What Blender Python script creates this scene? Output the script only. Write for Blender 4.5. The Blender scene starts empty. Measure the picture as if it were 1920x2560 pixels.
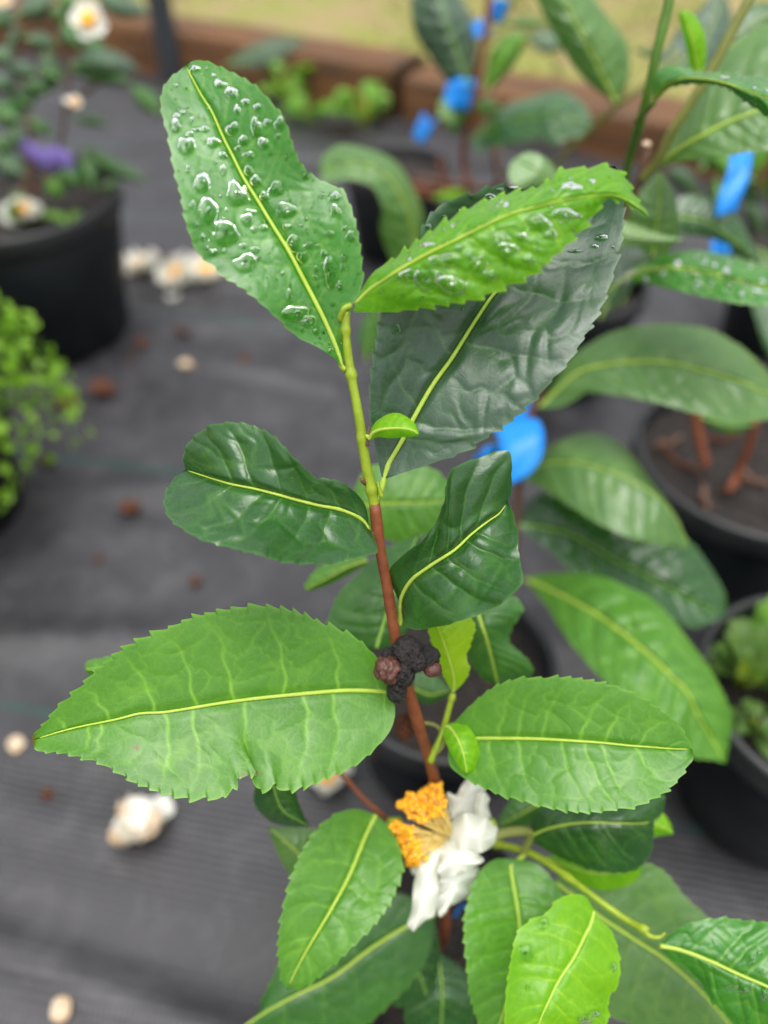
import bpy, math, random
import numpy as np
from mathutils import Vector, Matrix, noise as mnoise

SC = bpy.context.scene
COL = SC.collection
rng = np.random.default_rng(7)
random.seed(7)

# ------------------------------------------------------------------ camera, sky, sun, exposure
CAM_H = 0.60
FPX = 1926.0
S45 = math.sqrt(0.5)
cam = bpy.data.cameras.new('camera')
cam.sensor_fit = 'VERTICAL'
cam.sensor_height = 36.0
cam.lens = 36.0 * FPX / 2560.0
cam.clip_start = 0.01
cam.clip_end = 400.0
cam.dof.use_dof = True
cam.dof.focus_distance = 0.247
cam.dof.aperture_fstop = 4.1
cam_ob = bpy.data.objects.new('camera', cam)
cam_ob.location = (0, 0, CAM_H)
cam_ob.rotation_euler = (math.radians(45), 0, 0)
COL.objects.link(cam_ob)
SC.camera = cam_ob

SUN_EL, SUN_AZ = math.radians(80), math.radians(165)
world = bpy.data.worlds.new('World')
SC.world = world
world.use_nodes = True
wn, wl = world.node_tree.nodes, world.node_tree.links
wn.clear()
sky = wn.new('ShaderNodeTexSky')
sky.sky_type = 'NISHITA'
sky.sun_disc = False
sky.sun_elevation = SUN_EL
sky.sun_rotation = SUN_AZ
sky.air_density = 1.0
sky.dust_density = 4.0
sky.ozone_density = 1.0
hs = wn.new('ShaderNodeHueSaturation')
hs.inputs['Saturation'].default_value = 0.18
bg = wn.new('ShaderNodeBackground')
bg.inputs['Strength'].default_value = 0.14
wo = wn.new('ShaderNodeOutputWorld')
wl.new(sky.outputs[0], hs.inputs['Color'])
wl.new(hs.outputs[0], bg.inputs['Color'])
wl.new(bg.outputs[0], wo.inputs['Surface'])

sun = bpy.data.lights.new('sun', 'SUN')
sun.energy = 1.5
sun.angle = math.radians(60)
sun.color = (1.0, 0.97, 0.92)
sun_ob = bpy.data.objects.new('sun', sun)
# the sky's rotation turns clockwise from +Y; the lamp looks along its -Z
_sd = Vector((math.cos(SUN_EL) * math.sin(SUN_AZ), math.cos(SUN_EL) * math.cos(SUN_AZ), math.sin(SUN_EL)))
sun_ob.rotation_euler = _sd.to_track_quat('Z', 'Y').to_euler()
COL.objects.link(sun_ob)

SC.view_settings.view_transform = 'Standard'
SC.view_settings.look = 'None'
SC.view_settings.gamma = 1.0
SC.view_settings.use_curve_mapping = False
SC.view_settings.exposure = 0.95
SC.render.engine = 'CYCLES'
SC.cycles.use_denoising = True
SC.cycles.max_bounces = 8
SC.cycles.transmission_bounces = 6
SC.cycles.transparent_max_bounces = 8
SC.cycles.sample_clamp_indirect = 6.0

# ------------------------------------------------------------------ geometry of the picture
def P(x, y, d):
    """a point d metres along the lens axis, seen at photograph pixel (x, y)"""
    x = np.asarray(x, float); y = np.asarray(y, float); d = np.asarray(d, float)
    u = (x - 960.0) / FPX; v = (1280.0 - y) / FPX
    return np.stack([u * d, (S45 + S45 * v) * d, CAM_H + (-S45 + S45 * v) * d], -1)

CROP = dict(D=(0, 0, 1.1573), S=(0, 0, 1.0), Z1=(380, 130, .35714), Z2=(840, 380, .48222), Z3=(380, 1000, .59072),
            Z4=(60, 1480, .57866), Z5=(900, 1540, .51839), Z6=(960, 1280, .57866), Z7=(0, 1920, .57866),
            Z8=(960, 1920, .57866), F=(900, 1900, .25316), G=(780, 1500, .3255), A=(0, 0, .28933),
            B=(1000, 0, .30139), C=(1420, 0, .30139), E=(1440, 480, .28933), H=(1180, 980, .44605), K=(1500, 1440, .36176))
def Z(k, pts):
    x0, y0, s = CROP[k]
    a = np.array(pts, float)
    return np.stack([x0 + a[:, 0] * s, y0 + a[:, 1] * s], -1)

def catmull(p, n):
    p = np.asarray(p, float)
    if len(p) == 2:
        p = np.array([p[0], (p[0] + p[1]) / 2, p[1]])
    q = np.vstack([2 * p[0] - p[1], p, 2 * p[-1] - p[-2]])
    out = []
    tt = np.linspace(0, 1, 14, endpoint=False)[:, None]
    for i in range(1, len(q) - 2):
        a, b, c, d = q[i - 1], q[i], q[i + 1], q[i + 2]
        out.append(.5 * (2 * b + (c - a) * tt + (2 * a - 5 * b + 4 * c - d) * tt ** 2 + (3 * b - a - 3 * c + d) * tt ** 3))
    out.append(q[-2][None])
    o = np.vstack(out)
    L = np.r_[0, np.cumsum(np.linalg.norm(np.diff(o[:, :2], axis=0), axis=1))]
    s = np.linspace(0, L[-1], n)
    return np.stack([np.interp(s, L, o[:, k]) for k in range(o.shape[1])], -1)

# ------------------------------------------------------------------ objects
ROOT = {}
def tag(o, label=None, cat=None, group=None, kind=None):
    if label: o['label'] = label
    if cat: o['category'] = cat
    if group: o['group'] = group
    if kind: o['kind'] = kind
    return o

def thing(name, label, cat, loc, group=None):
    o = bpy.data.objects.new(name, None)
    o.empty_display_size = 0.02
    o.location = Vector(loc)
    COL.objects.link(o)
    ROOT[o.name] = np.array(loc, float)
    return tag(o, label, cat, group)

def origin_of(o):
    while o.parent: o = o.parent
    return ROOT.get(o.name, np.zeros(3))

def mesh(name, V, F, mat, parent=None, smooth=True, attrs=None, loc=None):
    V = np.asarray(V, float).reshape(-1, 3)
    if parent is not None: V = V - origin_of(parent)
    elif loc is not None: V = V - np.asarray(loc, float)
    me = bpy.data.meshes.new(name)
    me.from_pydata(V.tolist(), [], F if isinstance(F, list) else F.tolist())
    if smooth: me.polygons.foreach_set('use_smooth', np.ones(len(me.polygons), bool))
    for k, a in (attrs or {}).items():
        at = me.attributes.new(k, 'FLOAT', 'POINT')
        at.data.foreach_set('value', np.ascontiguousarray(a, np.float32))
    for m in (mat if isinstance(mat, (list, tuple)) else [mat]): me.materials.append(m)
    o = bpy.data.objects.new(name, me)
    COL.objects.link(o)
    if parent is not None: o.parent = parent
    elif loc is not None:
        o.location = Vector(loc); ROOT[o.name] = np.array(loc, float)
    return o

def grid_faces(n, m, off=0, closed=False):
    i, j = np.meshgrid(np.arange(n - 1), np.arange(m if closed else m - 1), indexing='ij')
    j2 = (j + 1) % m
    return np.stack([i * m + j, i * m + j2, (i + 1) * m + j2, (i + 1) * m + j], -1).reshape(-1, 4) + off

def tube(pts, rad, sides=8, caps=True):
    pts = np.asarray(pts, float); n = len(pts)
    rad = np.broadcast_to(np.asarray(rad, float), (n,))
    T = np.gradient(pts, axis=0); T /= np.linalg.norm(T, axis=1)[:, None] + 1e-12
    ref = np.array([0.31, -0.83, 0.46])
    A = np.cross(T, ref); A /= np.linalg.norm(A, axis=1)[:, None] + 1e-12
    B = np.cross(T, A)
    th = np.linspace(0, 2 * np.pi, sides, endpoint=False)
    V = pts[:, None] + rad[:, None, None] * (np.cos(th)[None, :, None] * A[:, None] + np.sin(th)[None, :, None] * B[:, None])
    F = grid_faces(n, sides, closed=True).tolist()
    if caps:
        F.append(list(range(sides))[::-1]); F.append([(n - 1) * sides + k for k in range(sides)])
    return V.reshape(-1, 3), F

class Bag:
    """collects shapes for one mesh"""
    def __init__(s): s.V = []; s.F = []; s.n = 0; s.m = []
    def add(s, V, F, mi=0):
        V = np.asarray(V).reshape(-1, 3)
        F = F if isinstance(F, list) else F.tolist()
        s.V.append(V); s.F += [[k + s.n for k in f] for f in F]; s.m += [mi] * len(F); s.n += len(V)
    def build(s, name, mats, parent=None, smooth=True, loc=None):
        o = mesh(name, np.vstack(s.V), s.F, mats, parent, smooth, loc=loc)
        if max(s.m): o.data.polygons.foreach_set('material_index', np.array(s.m, np.int32))
        return o

_ico = {}
def ico(sub):
    if sub not in _ico:
        import bmesh
        bm = bmesh.new(); bmesh.ops.create_icosphere(bm, subdivisions=sub, radius=1)
        _ico[sub] = (np.array([v.co[:] for v in bm.verts]), [[v.index for v in f.verts] for f in bm.faces]); bm.free()
    return _ico[sub]

def lump(c, r, sub=3, amp=.25, freq=2.5, sq=(1, 1, 1), seed=0, ridged=False):
    V, F = ico(sub)
    out = []
    for v in V:
        q = Vector(v) * freq + Vector((seed * 7.1, seed * 3.3, seed))
        k = mnoise.fractal(q, 1.0, 2.0, 4)
        if ridged: k = .5 - abs(k) * 1.6
        out.append(v * (1 + amp * k))
    return np.asarray(c) + np.array(out) * np.asarray(sq) * r, F

# ------------------------------------------------------------------ materials
class NT:
    def __init__(s, name):
        s.m = bpy.data.materials.new(name); s.m.use_nodes = True
        s.t = s.m.node_tree; s.t.nodes.clear()
        s.out = s.t.nodes.new('ShaderNodeOutputMaterial')
    def n(s, typ, **kw):
        o = s.t.nodes.new(typ)
        for k, v in kw.items():
            if k.startswith('i_'):
                key = k[2:]; key = int(key) if key.isdigit() else key.replace('_', ' ')
                s.set(o.inputs[key], v)
            else: setattr(o, k, v)
        return o
    def set(s, sock, v):
        if isinstance(v, bpy.types.NodeSocket): s.t.links.new(v, sock)
        elif isinstance(v, bpy.types.Node): s.t.links.new(v.outputs[0], sock)
        else:
            if hasattr(sock.default_value, '__len__') and len(v) == 3 and len(sock.default_value) == 4: v = (*v, 1)
            sock.default_value = v
    def coord(s): return s.n('ShaderNodeTexCoord').outputs['Object']
    def noise(s, scale, detail=3, rough=.5, co=None, dist=0):
        return s.n('ShaderNodeTexNoise', i_Vector=co if co is not None else s.coord(), i_Scale=scale, i_Detail=detail, i_Roughness=rough, i_Distortion=dist).outputs[0]
    def ramp(s, fac, a, b, ca=0., cb=1.):
        r = s.n('ShaderNodeMapRange', i_Value=fac); r.inputs[1].default_value = a; r.inputs[2].default_value = b
        r.inputs[3].default_value = ca; r.inputs[4].default_value = cb
        return r.outputs[0]
    def mix(s, fac, a, b, blend='MIX'):
        m = s.n('ShaderNodeMix', data_type='RGBA', blend_type=blend)
        s.set(m.inputs[0], fac); s.set(m.inputs[6], a); s.set(m.inputs[7], b)
        return m.outputs[2]
    def math(s, op, a, b=0.):
        m = s.n('ShaderNodeMath', operation=op); s.set(m.inputs[0], a); s.set(m.inputs[1], b)
        return m.outputs[0]
    def bump(s, h, strength, dist=.001, normal=None):
        b = s.n('ShaderNodeBump', i_Height=h, i_Strength=strength, i_Distance=dist)
        if normal is not None: s.set(b.inputs['Normal'], normal)
        return b.outputs[0]
    def princ(s, **kw):
        p = s.n('ShaderNodeBsdfPrincipled')
        for k, v in kw.items(): s.set(p.inputs[k.replace('_', ' ')], v)
        return p
    def done(s, node):
        s.set(s.out.inputs['Surface'], node.outputs[0]); return s.m

def leaf_mat(name, dark, light, vein, rough=.36, trans=.25, tcol=None, under=None, wet=False, spec=.5, fine=.22, coat=0.0):
    t = NT(name)
    co = t.coord()
    big = t.noise(45, 3, .55, co)
    base = t.mix(t.ramp(big, .3, .7), dark, light)
    fin = t.noise(700, 3, .6, co)
    base = t.mix(t.ramp(fin, .35, .75, 0, .22), base, light)
    if under is None: under = tuple(.6 * a + .4 * b for a, b in zip(light, (.30, .42, .20)))
    geo = t.n('ShaderNodeNewGeometry')
    base = t.mix(geo.outputs['Backfacing'], base, under)
    vn = t.n('ShaderNodeAttribute', attribute_name='vein').outputs['Fac']
    base = t.mix(vn, base, vein)
    # reticulate small veins
    cells = t.n('ShaderNodeTexVoronoi', feature='DISTANCE_TO_EDGE', i_Vector=t.n('ShaderNodeVectorMath', operation='ADD', i_0=co, i_1=t.n('ShaderNodeVectorMath', operation='SCALE', i_0=t.n('ShaderNodeTexNoise', i_Vector=co, i_Scale=160).outputs[1], i_Scale=.004).outputs[0]).outputs[0], i_Scale=330).outputs['Distance']
    net = t.ramp(cells, 0, .16, 0, 1)
    base = t.mix(t.ramp(cells, 0, .07, .16, 0), base, vein)
    grain = t.noise(1900, 2, .6, co)
    h = t.math('ADD', t.math('MULTIPLY', net, .55), t.math('MULTIPLY', grain, .45))
    nrm = t.bump(h, fine, .00022)
    rn = t.ramp(t.noise(120, 3, .6, co), .3, .7, rough * .8, rough * 1.25)
    base = t.mix(t.ramp(t.noise(75, 2, .5, co), .66, .80, 0, .45), base, vein)                 # paler blotches
    base = t.mix(t.ramp(t.noise(1150, 2, .6, co), .74, .80, 0, .5), base, (.34, .38, .30))     # dust specks
    spot = t.n('ShaderNodeAttribute', attribute_name='spot').outputs['Fac']
    base = t.mix(spot, base, (.16, .10, .03))
    sub = t.n('ShaderNodeAttribute', attribute_name='sub').outputs['Fac']      # skin soaked under a drop
    base = t.mix(t.math('MULTIPLY', sub, .5), base, (.010, .085, .002))
    dry = t.math('SUBTRACT', 1.0, sub)
    p = t.princ(Base_Color=base, Roughness=rn, Specular_IOR_Level=t.math('MULTIPLY', dry, spec), Normal=nrm)
    if wet or coat:
        t.set(p.inputs['Coat Weight'], t.math('MULTIPLY', dry, coat or .8))
        p.inputs['Coat Roughness'].default_value = .22
        p.inputs['Coat IOR'].default_value = 1.33
    tc = tcol or tuple(min(1, c * k) for c, k in zip(light, (2.0, 2.5, 1.0)))
    tr = t.n('ShaderNodeBsdfTranslucent', i_Color=t.mix(vn, tc, tuple(c * .8 for c in tc)))
    mx = t.n('ShaderNodeMixShader', i_0=trans)
    t.set(mx.inputs[1], p); t.set(mx.inputs[2], tr)
    return t.done(mx)

def simple(name, c1, c2, scale=80, rough=.5, spec=.5, bump=.0, bscale=400, trans=0, tcol=None, dist=.0005):
    t = NT(name); co = t.coord()
    col = t.mix(t.ramp(t.noise(scale, 4, .6, co), .3, .7), c1, c2)
    p = t.princ(Base_Color=col, Roughness=rough, Specular_IOR_Level=spec)
    if bump: t.set(p.inputs['Normal'], t.bump(t.noise(bscale, 4, .6, co), bump, dist))
    if not trans: return t.done(p)
    tr = t.n('ShaderNodeBsdfTranslucent', i_Color=tcol or c2)
    mx = t.n('ShaderNodeMixShader', i_0=trans); t.set(mx.inputs[1], p); t.set(mx.inputs[2], tr)
    return t.done(mx)

VEIN = (.26, .42, .05)
M = {}
M['mature'] = leaf_mat('leaf_mature', (.018, .085, .010), (.036, .135, .016), (.09, .22, .025), .36, .16, spec=.6)
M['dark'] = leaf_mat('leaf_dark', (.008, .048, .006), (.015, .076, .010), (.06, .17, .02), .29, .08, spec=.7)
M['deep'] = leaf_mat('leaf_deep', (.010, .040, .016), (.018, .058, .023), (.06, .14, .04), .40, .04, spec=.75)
M['mid'] = leaf_mat('leaf_mid', (.045, .160, .012), (.080, .225, .020), (.20, .42, .04), .40, .24, spec=.55)
M['wet'] = leaf_mat('leaf_wet', (.016, .125, .004), (.034, .185, .008), (.18, .36, .04), .36, .22, wet=True, coat=.35, spec=.65)
M['young'] = leaf_mat('leaf_young', (.095, .270, .004), (.150, .360, .006), (.34, .58, .02), .36, .36, coat=.15, spec=.4)
M['youngwet'] = leaf_mat('leaf_young_wet', (.064, .22, .003), (.110, .30, .005), (.34, .58, .02), .32, .34, wet=True, coat=.4, spec=.5)
M['yellow'] = leaf_mat('leaf_yellow', (.17, .31, .006), (.25, .39, .010), (.42, .56, .06), .42, .42, spec=.4)
M['pale'] = leaf_mat('leaf_pale', (.050, .135, .026), (.085, .185, .042), (.17, .30, .05), .36, .24, spec=.75)
M['teal'] = leaf_mat('leaf_greyed', (.022, .058, .030), (.040, .085, .044), (.08, .15, .06), .36, .12, spec=.75)
M['shoot_dark'] = simple('dark_green_shoot', (.045, .12, .008), (.075, .165, .014), 200, .42, .4)
M['midrib'] = simple('midrib', (.42, .58, .07), (.52, .66, .12), 300, .4, .4, trans=.3, tcol=(.6, .8, .1))
M['midrib_dim'] = simple('midrib_dim', (.20, .38, .05), (.27, .45, .08), 300, .4, .4)
M['shoot'] = simple('green_shoot', (.17, .25, .010), (.26, .34, .020), 260, .42, .4, .4, 900)
M['bark'] = simple('brown_stem', (.13, .032, .012), (.22, .065, .022), 240, .5, .4, .5, 900)
M['twig'] = simple('twig_bark', (.09, .045, .03), (.17, .09, .06), 200, .6, .3, .6, 700)
M['olive'] = simple('olive_shoot', (.13, .15, .03), (.20, .21, .05), 150, .45, .4, .2, 900)
M['gall'] = simple('blackened_husk', (.006, .005, .006), (.025, .018, .017), 400, .42, .5, 1.0, 1300, dist=.0012)
M['seed'] = simple('brown_seed', (.045, .014, .010), (.10, .035, .024), 330, .45, .5, .7, 900)
M['petal'] = simple('white_petal', (.86, .86, .78), (.90, .90, .86), 60, .5, .4, .25, 200, .38, (.92, .92, .80), .001)
M['petal_old'] = simple('browned_petal', (.75, .68, .55), (.50, .28, .10), 90, .6, .3, .3, 300, .2, (.7, .5, .3))
M['filament'] = simple('filament', (.90, .70, .20), (.93, .80, .36), 200, .5, .4, 0, 1, .45, (.95, .8, .35))
M['anther'] = simple('anther', (.90, .36, .012), (.95, .50, .03), 500, .6, .3, .5, 1500)
M['blue'] = simple('blue_tape', (.012, .25, .78), (.018, .31, .88), 30, .35, .5, .1, 90, .25, (.02, .35, .9))
M['purple'] = simple('purple_tape', (.13, .08, .32), (.22, .16, .45), 40, .5)
M['debris'] = simple('brown_debris', (.05, .018, .009), (.11, .042, .022), 120, .8, .2, .5, 400)
M['small'] = leaf_mat('small_leaf', (.13, .27, .012), (.22, .38, .025), (.2, .4, .04), .42, .3)
M['weed'] = leaf_mat('weed_leaf', (.10, .24, .02), (.17, .33, .04), (.2, .4, .05), .45, .3)
M['mossy'] = leaf_mat('dull_weed', (.05, .12, .02), (.10, .17, .035), (.15, .24, .05), .5, .2)

t = NT('water')
w = t.princ(Base_Color=(1, 1, 1), Roughness=0.0, IOR=1.333)
w.inputs['Transmission Weight'].default_value = 1.0
M['water'] = t.done(w)

t = NT('pot_plastic'); co = t.coord()
p = t.princ(Base_Color=t.mix(t.ramp(t.noise(18, 4, .6, co), .35, .75), (.002, .0035, .0045), (.006, .008, .010)),
            Roughness=t.ramp(t.noise(60, 3, .6, co), .3, .7, .36, .55), Specular_IOR_Level=.3, Normal=t.bump(t.noise(300, 3, .6, co), .15, .0005))
M['pot'] = t.done(p)
t = NT('pot_rim_plastic'); co = t.coord()
p = t.princ(Base_Color=t.mix(t.ramp(t.noise(60, 4, .7, co), .3, .75), (.008, .009, .010), (.03, .03, .032)), Roughness=.42, Normal=t.bump(t.noise(250, 3, .6, co), .2, .0005))
M['rim'] = t.done(p)
t = NT('potting_soil'); co = t.coord()
n1 = t.noise(140, 5, .7, co)
p = t.princ(Base_Color=t.mix(t.ramp(n1, .42, .72), (.005, .004, .0035), (.042, .026, .018)), Roughness=.75, Normal=t.bump(n1, 1.0, .006))
M['soil'] = t.done(p)

# woven ground-cover fabric: weave relief, dust, one green tracer thread every 32 cm
t = NT('woven_mat'); co = t.coord()
sep = t.n('ShaderNodeSeparateXYZ', i_0=co)
ang = math.atan(-.19)
mp = t.n('ShaderNodeMapping', i_Vector=co); mp.inputs['Rotation'].default_value = (0, 0, -ang)
sp = t.n('ShaderNodeSeparateXYZ', i_0=mp.outputs[0])
warp = t.n('ShaderNodeTexWave', wave_type='BANDS', bands_direction='X', i_Vector=mp.outputs[0], i_Scale=80, i_Distortion=1.2, i_Detail=1)
weft = t.n('ShaderNodeTexWave', wave_type='BANDS', bands_direction='Y', i_Vector=mp.outputs[0], i_Scale=55, i_Distortion=1.2, i_Detail=1)
weave = t.math('ADD', warp.outputs[1], weft.outputs[1])
dust = t.noise(5, 6, .65, co, .4)
dust2 = t.noise(26, 8, .75, co, .6)
colr = t.mix(t.ramp(dust, .35, .7), (.009, .0086, .0105), (.034, .0325, .038))
colr = t.mix(t.ramp(dust2, .48, .78, 0, .8), colr, (.080, .078, .084))
colr = t.mix(t.math('MULTIPLY', weave, .20), colr, (.045, .043, .046))
yv = t.math('ADD', sp.outputs[1], 50 * .322 - .262 * math.cos(ang) + .161 * math.cos(ang))
ph = t.math('PINGPONG', t.math('MODULO', yv, .322 * math.cos(ang)), .161 * math.cos(ang))
line = t.ramp(ph, .161 * math.cos(ang) - .0045, .161 * math.cos(ang) - .0028, 0, 1)
line = t.math('MULTIPLY', line, t.ramp(t.noise(9, 3, .6, co), .42, .6, .15, .95))
colr = t.mix(line, colr, (.006, .055, .042))
nb = t.bump(weave, .5, .0006)
nb = t.bump(dust2, .35, .002, nb)
p = t.princ(Base_Color=colr, Roughness=t.ramp(dust, .3, .7, .30, .55), Specular_IOR_Level=.5, Normal=nb)
M['mat'] = t.done(p)

t = NT('lawn_soil'); co = t.coord()
g = t.noise(6.5, 6, .75, co); g2 = t.noise(40, 5, .7, co)
colr = t.mix(t.ramp(g, .43, .57), (.27, .19, .09), (.19, .22, .025))
colr = t.mix(t.ramp(g2, .4, .75, 0, .6), colr, (.36, .31, .12))
p = t.princ(Base_Color=colr, Roughness=.85, Normal=t.bump(g2, .8, .02))
M['lawn'] = t.done(p)
M['grass'] = simple('grass_blades', (.10, .13, .025), (.24, .21, .07), 3, .6, .3, 0, 1, .2, (.3, .35, .1))
t = NT('weathered_timber'); co = t.coord()
mp = t.n('ShaderNodeMapping', i_Vector=co); mp.inputs['Scale'].default_value = (3, 60, 60)
wood = t.noise(1.0, 6, .65, mp.outputs[0], .5)
colr = t.mix(t.ramp(wood, .32, .68), (.008, .004, .001), (.20, .078, .015))
colr = t.mix(t.ramp(t.noise(9, 4, .6, co), .5, .75, 0, .6), colr, (.06, .04, .015))
p = t.princ(Base_Color=colr, Roughness=.7, Normal=t.bump(wood, .7, .004))
M['timber'] = t.done(p)
M['steel'] = simple('galvanised_steel', (.02, .024, .028), (.045, .05, .055), 40, .45, .5, .1, 200)
M['cut'] = simple('cut_wood', (.55, .38, .26), (.66, .5, .36), 500, .7)

# ------------------------------------------------------------------ the setting
def timber_y(x): return 1.852 - .56 * x          # foot of the timber edging on the ground

nx, ny = 260, 260
xs = np.linspace(-2.6, 2.2, nx); us = np.linspace(0, 1, ny)
X, Un = np.meshgrid(xs, us, indexing='ij')
Y = -1.2 + (np.minimum(timber_y(X) + .04, 3.4) + 1.2) * Un
ca, sa = math.cos(ang), math.sin(ang)
A1 = X * ca + Y * sa; B1 = -X * sa + Y * ca
Wr = np.zeros_like(X)
for k in range(70):
    cx, cy = rng.uniform(-1.0, 1.0), rng.uniform(.1, 1.9)
    ln, wd = rng.uniform(.06, .35), rng.uniform(.008, .03)
    sl = rng.uniform(-.25, .25)
    Wr += rng.uniform(-.3, 1) * .017 * np.exp(-((A1 - cx) / ln) ** 2 - ((B1 - cy - sl * (A1 - cx)) / wd) ** 2)
Wr += .0035 * np.sin(B1 * 46 + 2 * np.sin(A1 * 3.1)) * np.sin(A1 * 2.2 + 1) * np.clip(B1 - .35, 0, 1)
tag(mesh('weed_mat', np.stack([X, Y, Wr], -1), grid_faces(nx, ny), M['mat']),
    'black woven weed fabric laid over the nursery ground', None, None, 'structure')
gv = []
gs = np.r_[np.linspace(-60, -4, 12), np.linspace(-3, 6, 70), np.linspace(7, 60, 12)]
GX, GY = np.meshgrid(gs, gs, indexing='ij')
GZ = np.where(GY > timber_y(GX) + .2, .028 * (np.sin(GX * 3.1 + GY) * np.cos(GY * 2.3 - GX * 1.3)) + .01, -.03)
tag(mesh('lawn_ground', np.stack([GX, GY, GZ], -1), grid_faces(len(gs), len(gs)), M['lawn']),
    'patchy straw-coloured lawn beyond the timber edging', None, None, 'structure')
bag = Bag()
Vb = []; Fb = []
for k in range(9000):
    x = rng.uniform(-1.8, 2.6); y = timber_y(x) + .18 + abs(rng.normal(0, 1.0))
    if rng.random() < .45 and math.sin(x * 3.1) * math.cos(y * 2.7) < 0: continue
    h = rng.uniform(.015, .045); a = rng.uniform(0, 6.28); w_ = .0022
    ca_, sa_ = math.cos(a), math.sin(a); lx, ly = rng.normal(0, .6, 2) * h
    z0 = .0
    b = len(Vb)
    Vb += [(x - w_ * ca_, y - w_ * sa_, z0), (x + w_ * ca_, y + w_ * sa_, z0), (x + lx * .5 + w_ * .7 * ca_, y + ly * .5 + w_ * .7 * sa_, z0 + h * .7), (x + lx, y + ly, z0 + h)]
    Fb += [[b, b + 1, b + 2], [b, b + 2, b + 3]]
tag(mesh('grass', Vb, Fb, M['grass']), 'short dry grass growing beyond the timber edging', None, None, 'stuff')

# timber edging: two sleepers laid end to end
def sleeper(name, x0, x1, h, wdt, dy, label):
    dirv = np.array([1, -.56, 0]) / math.hypot(1, .56); nor = np.array([.56, 1, 0]) / math.hypot(1, .56)
    a = np.array([x0, timber_y(x0), 0]) + nor * dy; b = np.array([x1, timber_y(x1), 0]) + nor * dy
    n = 40
    prof = []
    r = .008
    for (u, z) in [(0, -.02), (0, h - r), (r * .3, h - r * .3), (r, h), (wdt - r, h), (wdt - r * .3, h - r * .3), (wdt, h - r), (wdt, -.02)]:
        prof.append((u, z))
    V = []
    for i in range(n):
        c = a + (b - a) * i / (n - 1)
        for u, z in prof:
            j = .004 * mnoise.noise(Vector((c[0] * 6, u * 40, z * 40)))
            V.append(c + nor * (u + j) + np.array([0, 0, z + (j if z > 0 else 0)]))
    F = grid_faces(n, len(prof)).tolist()
    F.append(list(range(len(prof)))); F.append([(n - 1) * len(prof) + k for k in range(len(prof))][::-1])
    V = np.array(V); loc = (a + b) / 2
    Lm = Matrix.Rotation(math.atan2(dirv[1], dirv[0]), 4, 'Z')
    Vl = (V - loc) @ np.array(Lm.to_3x3())
    o = mesh(name, Vl, F, M['timber'])
    o.location = loc; o.rotation_euler.z = math.atan2(dirv[1], dirv[0])
    return tag(o, label, 'timber edging')
sleeper('timber_sleeper', -2.2, .02, .102, .15, 0, 'brown timber sleeper edging the mat, running behind the grey post')
sleeper('timber_sleeper', .035, 2.4, .085, .16, .012, 'brown timber sleeper edging the mat, behind the blue-tagged plants')

# steel post in front of the sleeper
pc = P(430, 195, 1.935); pc[2] = 0
def box_prism(cx, cy, hw, hd, z0, z1, rot, bev=.004):
    pts = []
    for sx, sy in ((1, 1), (-1, 1), (-1, -1), (1, -1)):
        for k in range(4):
            a = math.atan2(sy, sx) - math.pi / 4 + k / 3 * math.pi / 2
            pts.append((sx * (hw - bev) + bev * math.cos(a), sy * (hd - bev) + bev * math.sin(a)))
    c, s = math.cos(rot), math.sin(rot); n = len(pts)
    V = [(cx + c * u - s * v, cy + s * u + c * v, z) for z in (z0, z1) for u, v in pts]
    F = [[i, (i + 1) % n, n + (i + 1) % n, n + i] for i in range(n)] + [list(range(n))[::-1], list(range(n, 2 * n))]
    return V, F
po = thing('metal_post', 'dark grey square metal post standing against the timber sleeper', 'post', (pc[0], pc[1], 0))
V, F = box_prism(pc[0], pc[1], .027, .027, 0, 1.4, .35); mesh('post_tube', V, F, M['steel'], po, smooth=False)
V, F = box_prism(pc[0], pc[1], .032, .032, 1.39, 1.405, .35); mesh('post_cap', V, F, M['rim'], po, smooth=False)

# ------------------------------------------------------------------ pots
def lathe(prof, c, seg=72):
    th = np.linspace(0, 2 * np.pi, seg, endpoint=False)
    pr = np.array(prof)
    V = np.stack([c[0] + pr[:, 0, None] * np.cos(th), c[1] + pr[:, 0, None] * np.sin(th), np.broadcast_to(c[2] + pr[:, 1, None], (len(pr), seg))], -1)
    return V.reshape(-1, 3), grid_faces(len(pr), seg, closed=True)

def pot(x, y, r, h, label, soil_drop=.02, seed=0):
    t = thing('plant_pot', label, 'pot', (x, y, 0))
    rb = r * .76
    V, F = lathe([(0.0, .004), (rb - .004, .004), (rb, .008), (r - .006, h - .022), (r - .008, h - .02), (r - .010, h - .03), (rb - .005, .012), (0, .012)], (x, y, 0))
    mesh('pot_wall', V, F, M['pot'], t)
    V, F = lathe([(r - .007, h - .024), (r - .001, h - .023), (r, h - .02), (r + .0005, h - .004), (r - .0005, h - .001), (r - .002, h), (r - .0045, h), (r - .006, h - .002), (r - .0075, h - .022), (r - .007, h - .024)], (x, y, 0))
    mesh('pot_rim', V, F, M['rim'], t)
    n, m = 26, 64
    rr = np.linspace(.001, r - .0085, n); th = np.linspace(0, 2 * np.pi, m, endpoint=False)
    R_, T_ = np.meshgrid(rr, th, indexing='ij')
    px, py = x + R_ * np.cos(T_), y + R_ * np.sin(T_)
    zz = np.array([[.006 * mnoise.fractal(Vector((a * 45, b * 45, seed)), 1, 2, 4) + .004 * mnoise.noise(Vector((a * 12, b * 12, seed))) for a, b in zip(r1, r2)] for r1, r2 in zip(px, py)])
    mesh('soil', np.stack([px, py, h - soil_drop + zz], -1), grid_faces(n, m, closed=True), M['soil'], t)
    return t
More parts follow.
